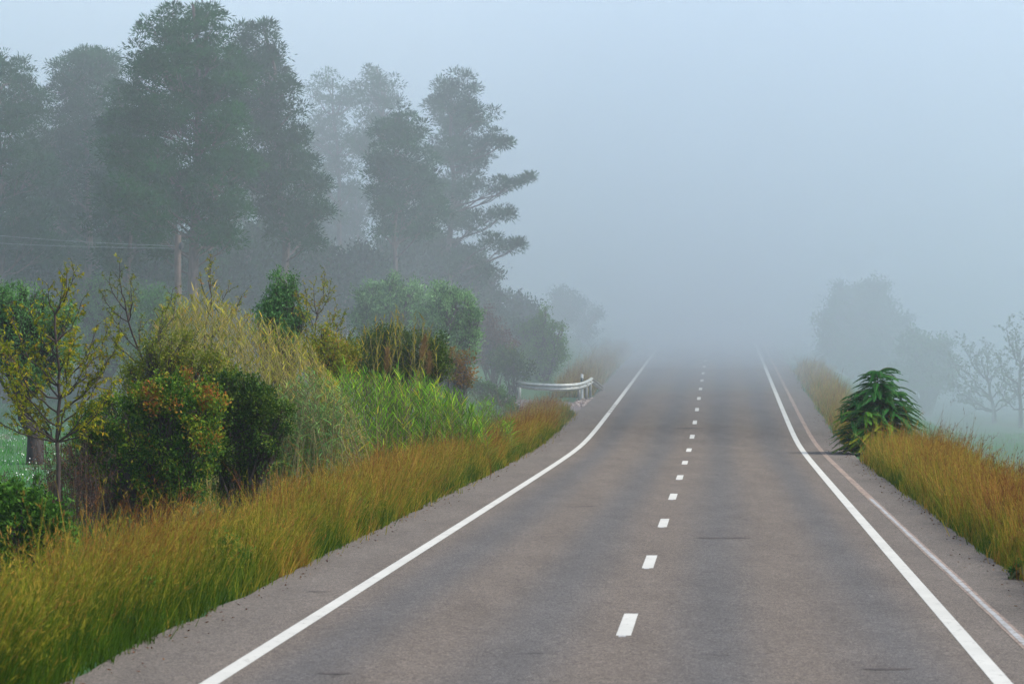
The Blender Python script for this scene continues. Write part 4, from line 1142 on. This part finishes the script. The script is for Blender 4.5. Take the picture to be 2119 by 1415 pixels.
# ------------------------------------------------------------------ air
def vol_mat(name, density, color=(0.922, 0.966, 0.995), g=0.25):
    m = bpy.data.materials.new(name)
    m.use_nodes = True
    nt = m.node_tree
    nt.nodes.clear()
    out = nt.nodes.new("ShaderNodeOutputMaterial")
    v = nt.nodes.new("ShaderNodeVolumePrincipled")
    v.inputs["Color"].default_value = (*color, 1)
    v.inputs["Density"].default_value = density
    v.inputs["Anisotropy"].default_value = g
    nt.links.new(v.outputs[0], out.inputs["Volume"])
    return m

def box_obj(name, x0, x1, y0, y1, z0, z1, mat):
    me = bpy.data.meshes.new(name)
    vs = [(x, y, z) for z in (z0, z1) for y in (y0, y1) for x in (x0, x1)]
    fs = [(0, 2, 3, 1), (4, 5, 7, 6), (0, 1, 5, 4), (2, 6, 7, 3), (0, 4, 6, 2), (1, 3, 7, 5)]
    me.from_pydata(vs, [], fs)
    me.materials.append(mat)
    o = bpy.data.objects.new(name, me)
    C.objects.link(o)
    return o

haze = box_obj("haze", -420, 420, -60, 560, -9.5, HAZE_TOP, vol_mat("haze_air", HAZE_D))
haze["kind"] = "stuff"
haze["label"] = "thin pale blue morning mist over the whole road and fields"

def fog_bank(front, seed, density, top, left=-400, right=400):
    """a closed mass of fog with an uneven rolling front; front(x) gives the depth at which it starts"""
    nx, nz = 160, 20
    rng = np.random.RandomState(seed)
    xs = np.linspace(left, right, nx)
    ts = np.linspace(0, 1, nz)
    vs = []; fs = []
    for j, t in enumerate(ts):
        for i, x in enumerate(xs):
            z = -8.5 + t * (top(x) + 8.5)
            n = mnoise.noise(Vector((x * 0.03 + seed, z * 0.06, seed * 3.1))) * 5 + \
                mnoise.noise(Vector((x * 0.1 + seed, z * 0.15, seed))) * 2.5
            vs.append((x, front(x, z) + n + 10 * t * t, z))
    for j in range(nz - 1):
        for i in range(nx - 1):
            a = j * nx + i
            fs.append((a, a + 1, a + 1 + nx, a + nx))
    n0 = len(vs)
    yb = 540
    for j in (0, 1):
        for i, x in enumerate(xs):
            vs.append((x, yb, top(x) if j else -8.5))
    top0 = (nz - 1) * nx
    for i in range(nx - 1):
        fs.append((n0 + i, n0 + i + 1, i + 1, i))                        # bottom
        fs.append((top0 + i, top0 + i + 1, n0 + nx + i + 1, n0 + nx + i))  # top
        fs.append((n0 + i + 1, n0 + i, n0 + nx + i, n0 + nx + i + 1))      # back
    lcol = [j * nx for j in range(nz)]
    rcol = [j * nx + nx - 1 for j in range(nz)]
    fs.append(tuple([n0] + lcol + [n0 + nx]))
    fs.append(tuple([n0 + nx - 1] + rcol + [n0 + 2 * nx - 1])[::-1])
    me = bpy.data.meshes.new("fog_bank")
    me.from_pydata(vs, [], fs)
    me.materials.append(vol_mat("fog_bank_air", density))
    import bmesh
    bm = bmesh.new(); bm.from_mesh(me); bmesh.ops.recalc_face_normals(bm, faces=bm.faces); bm.to_mesh(me); bm.free()
    o = bpy.data.objects.new("fog_bank", me)
    C.objects.link(o)
    o["kind"] = "stuff"
    return o

for fr, sd, de, tp, lab in FOGS:
    o = fog_bank(fr, sd, de, tp)
    o["label"] = lab
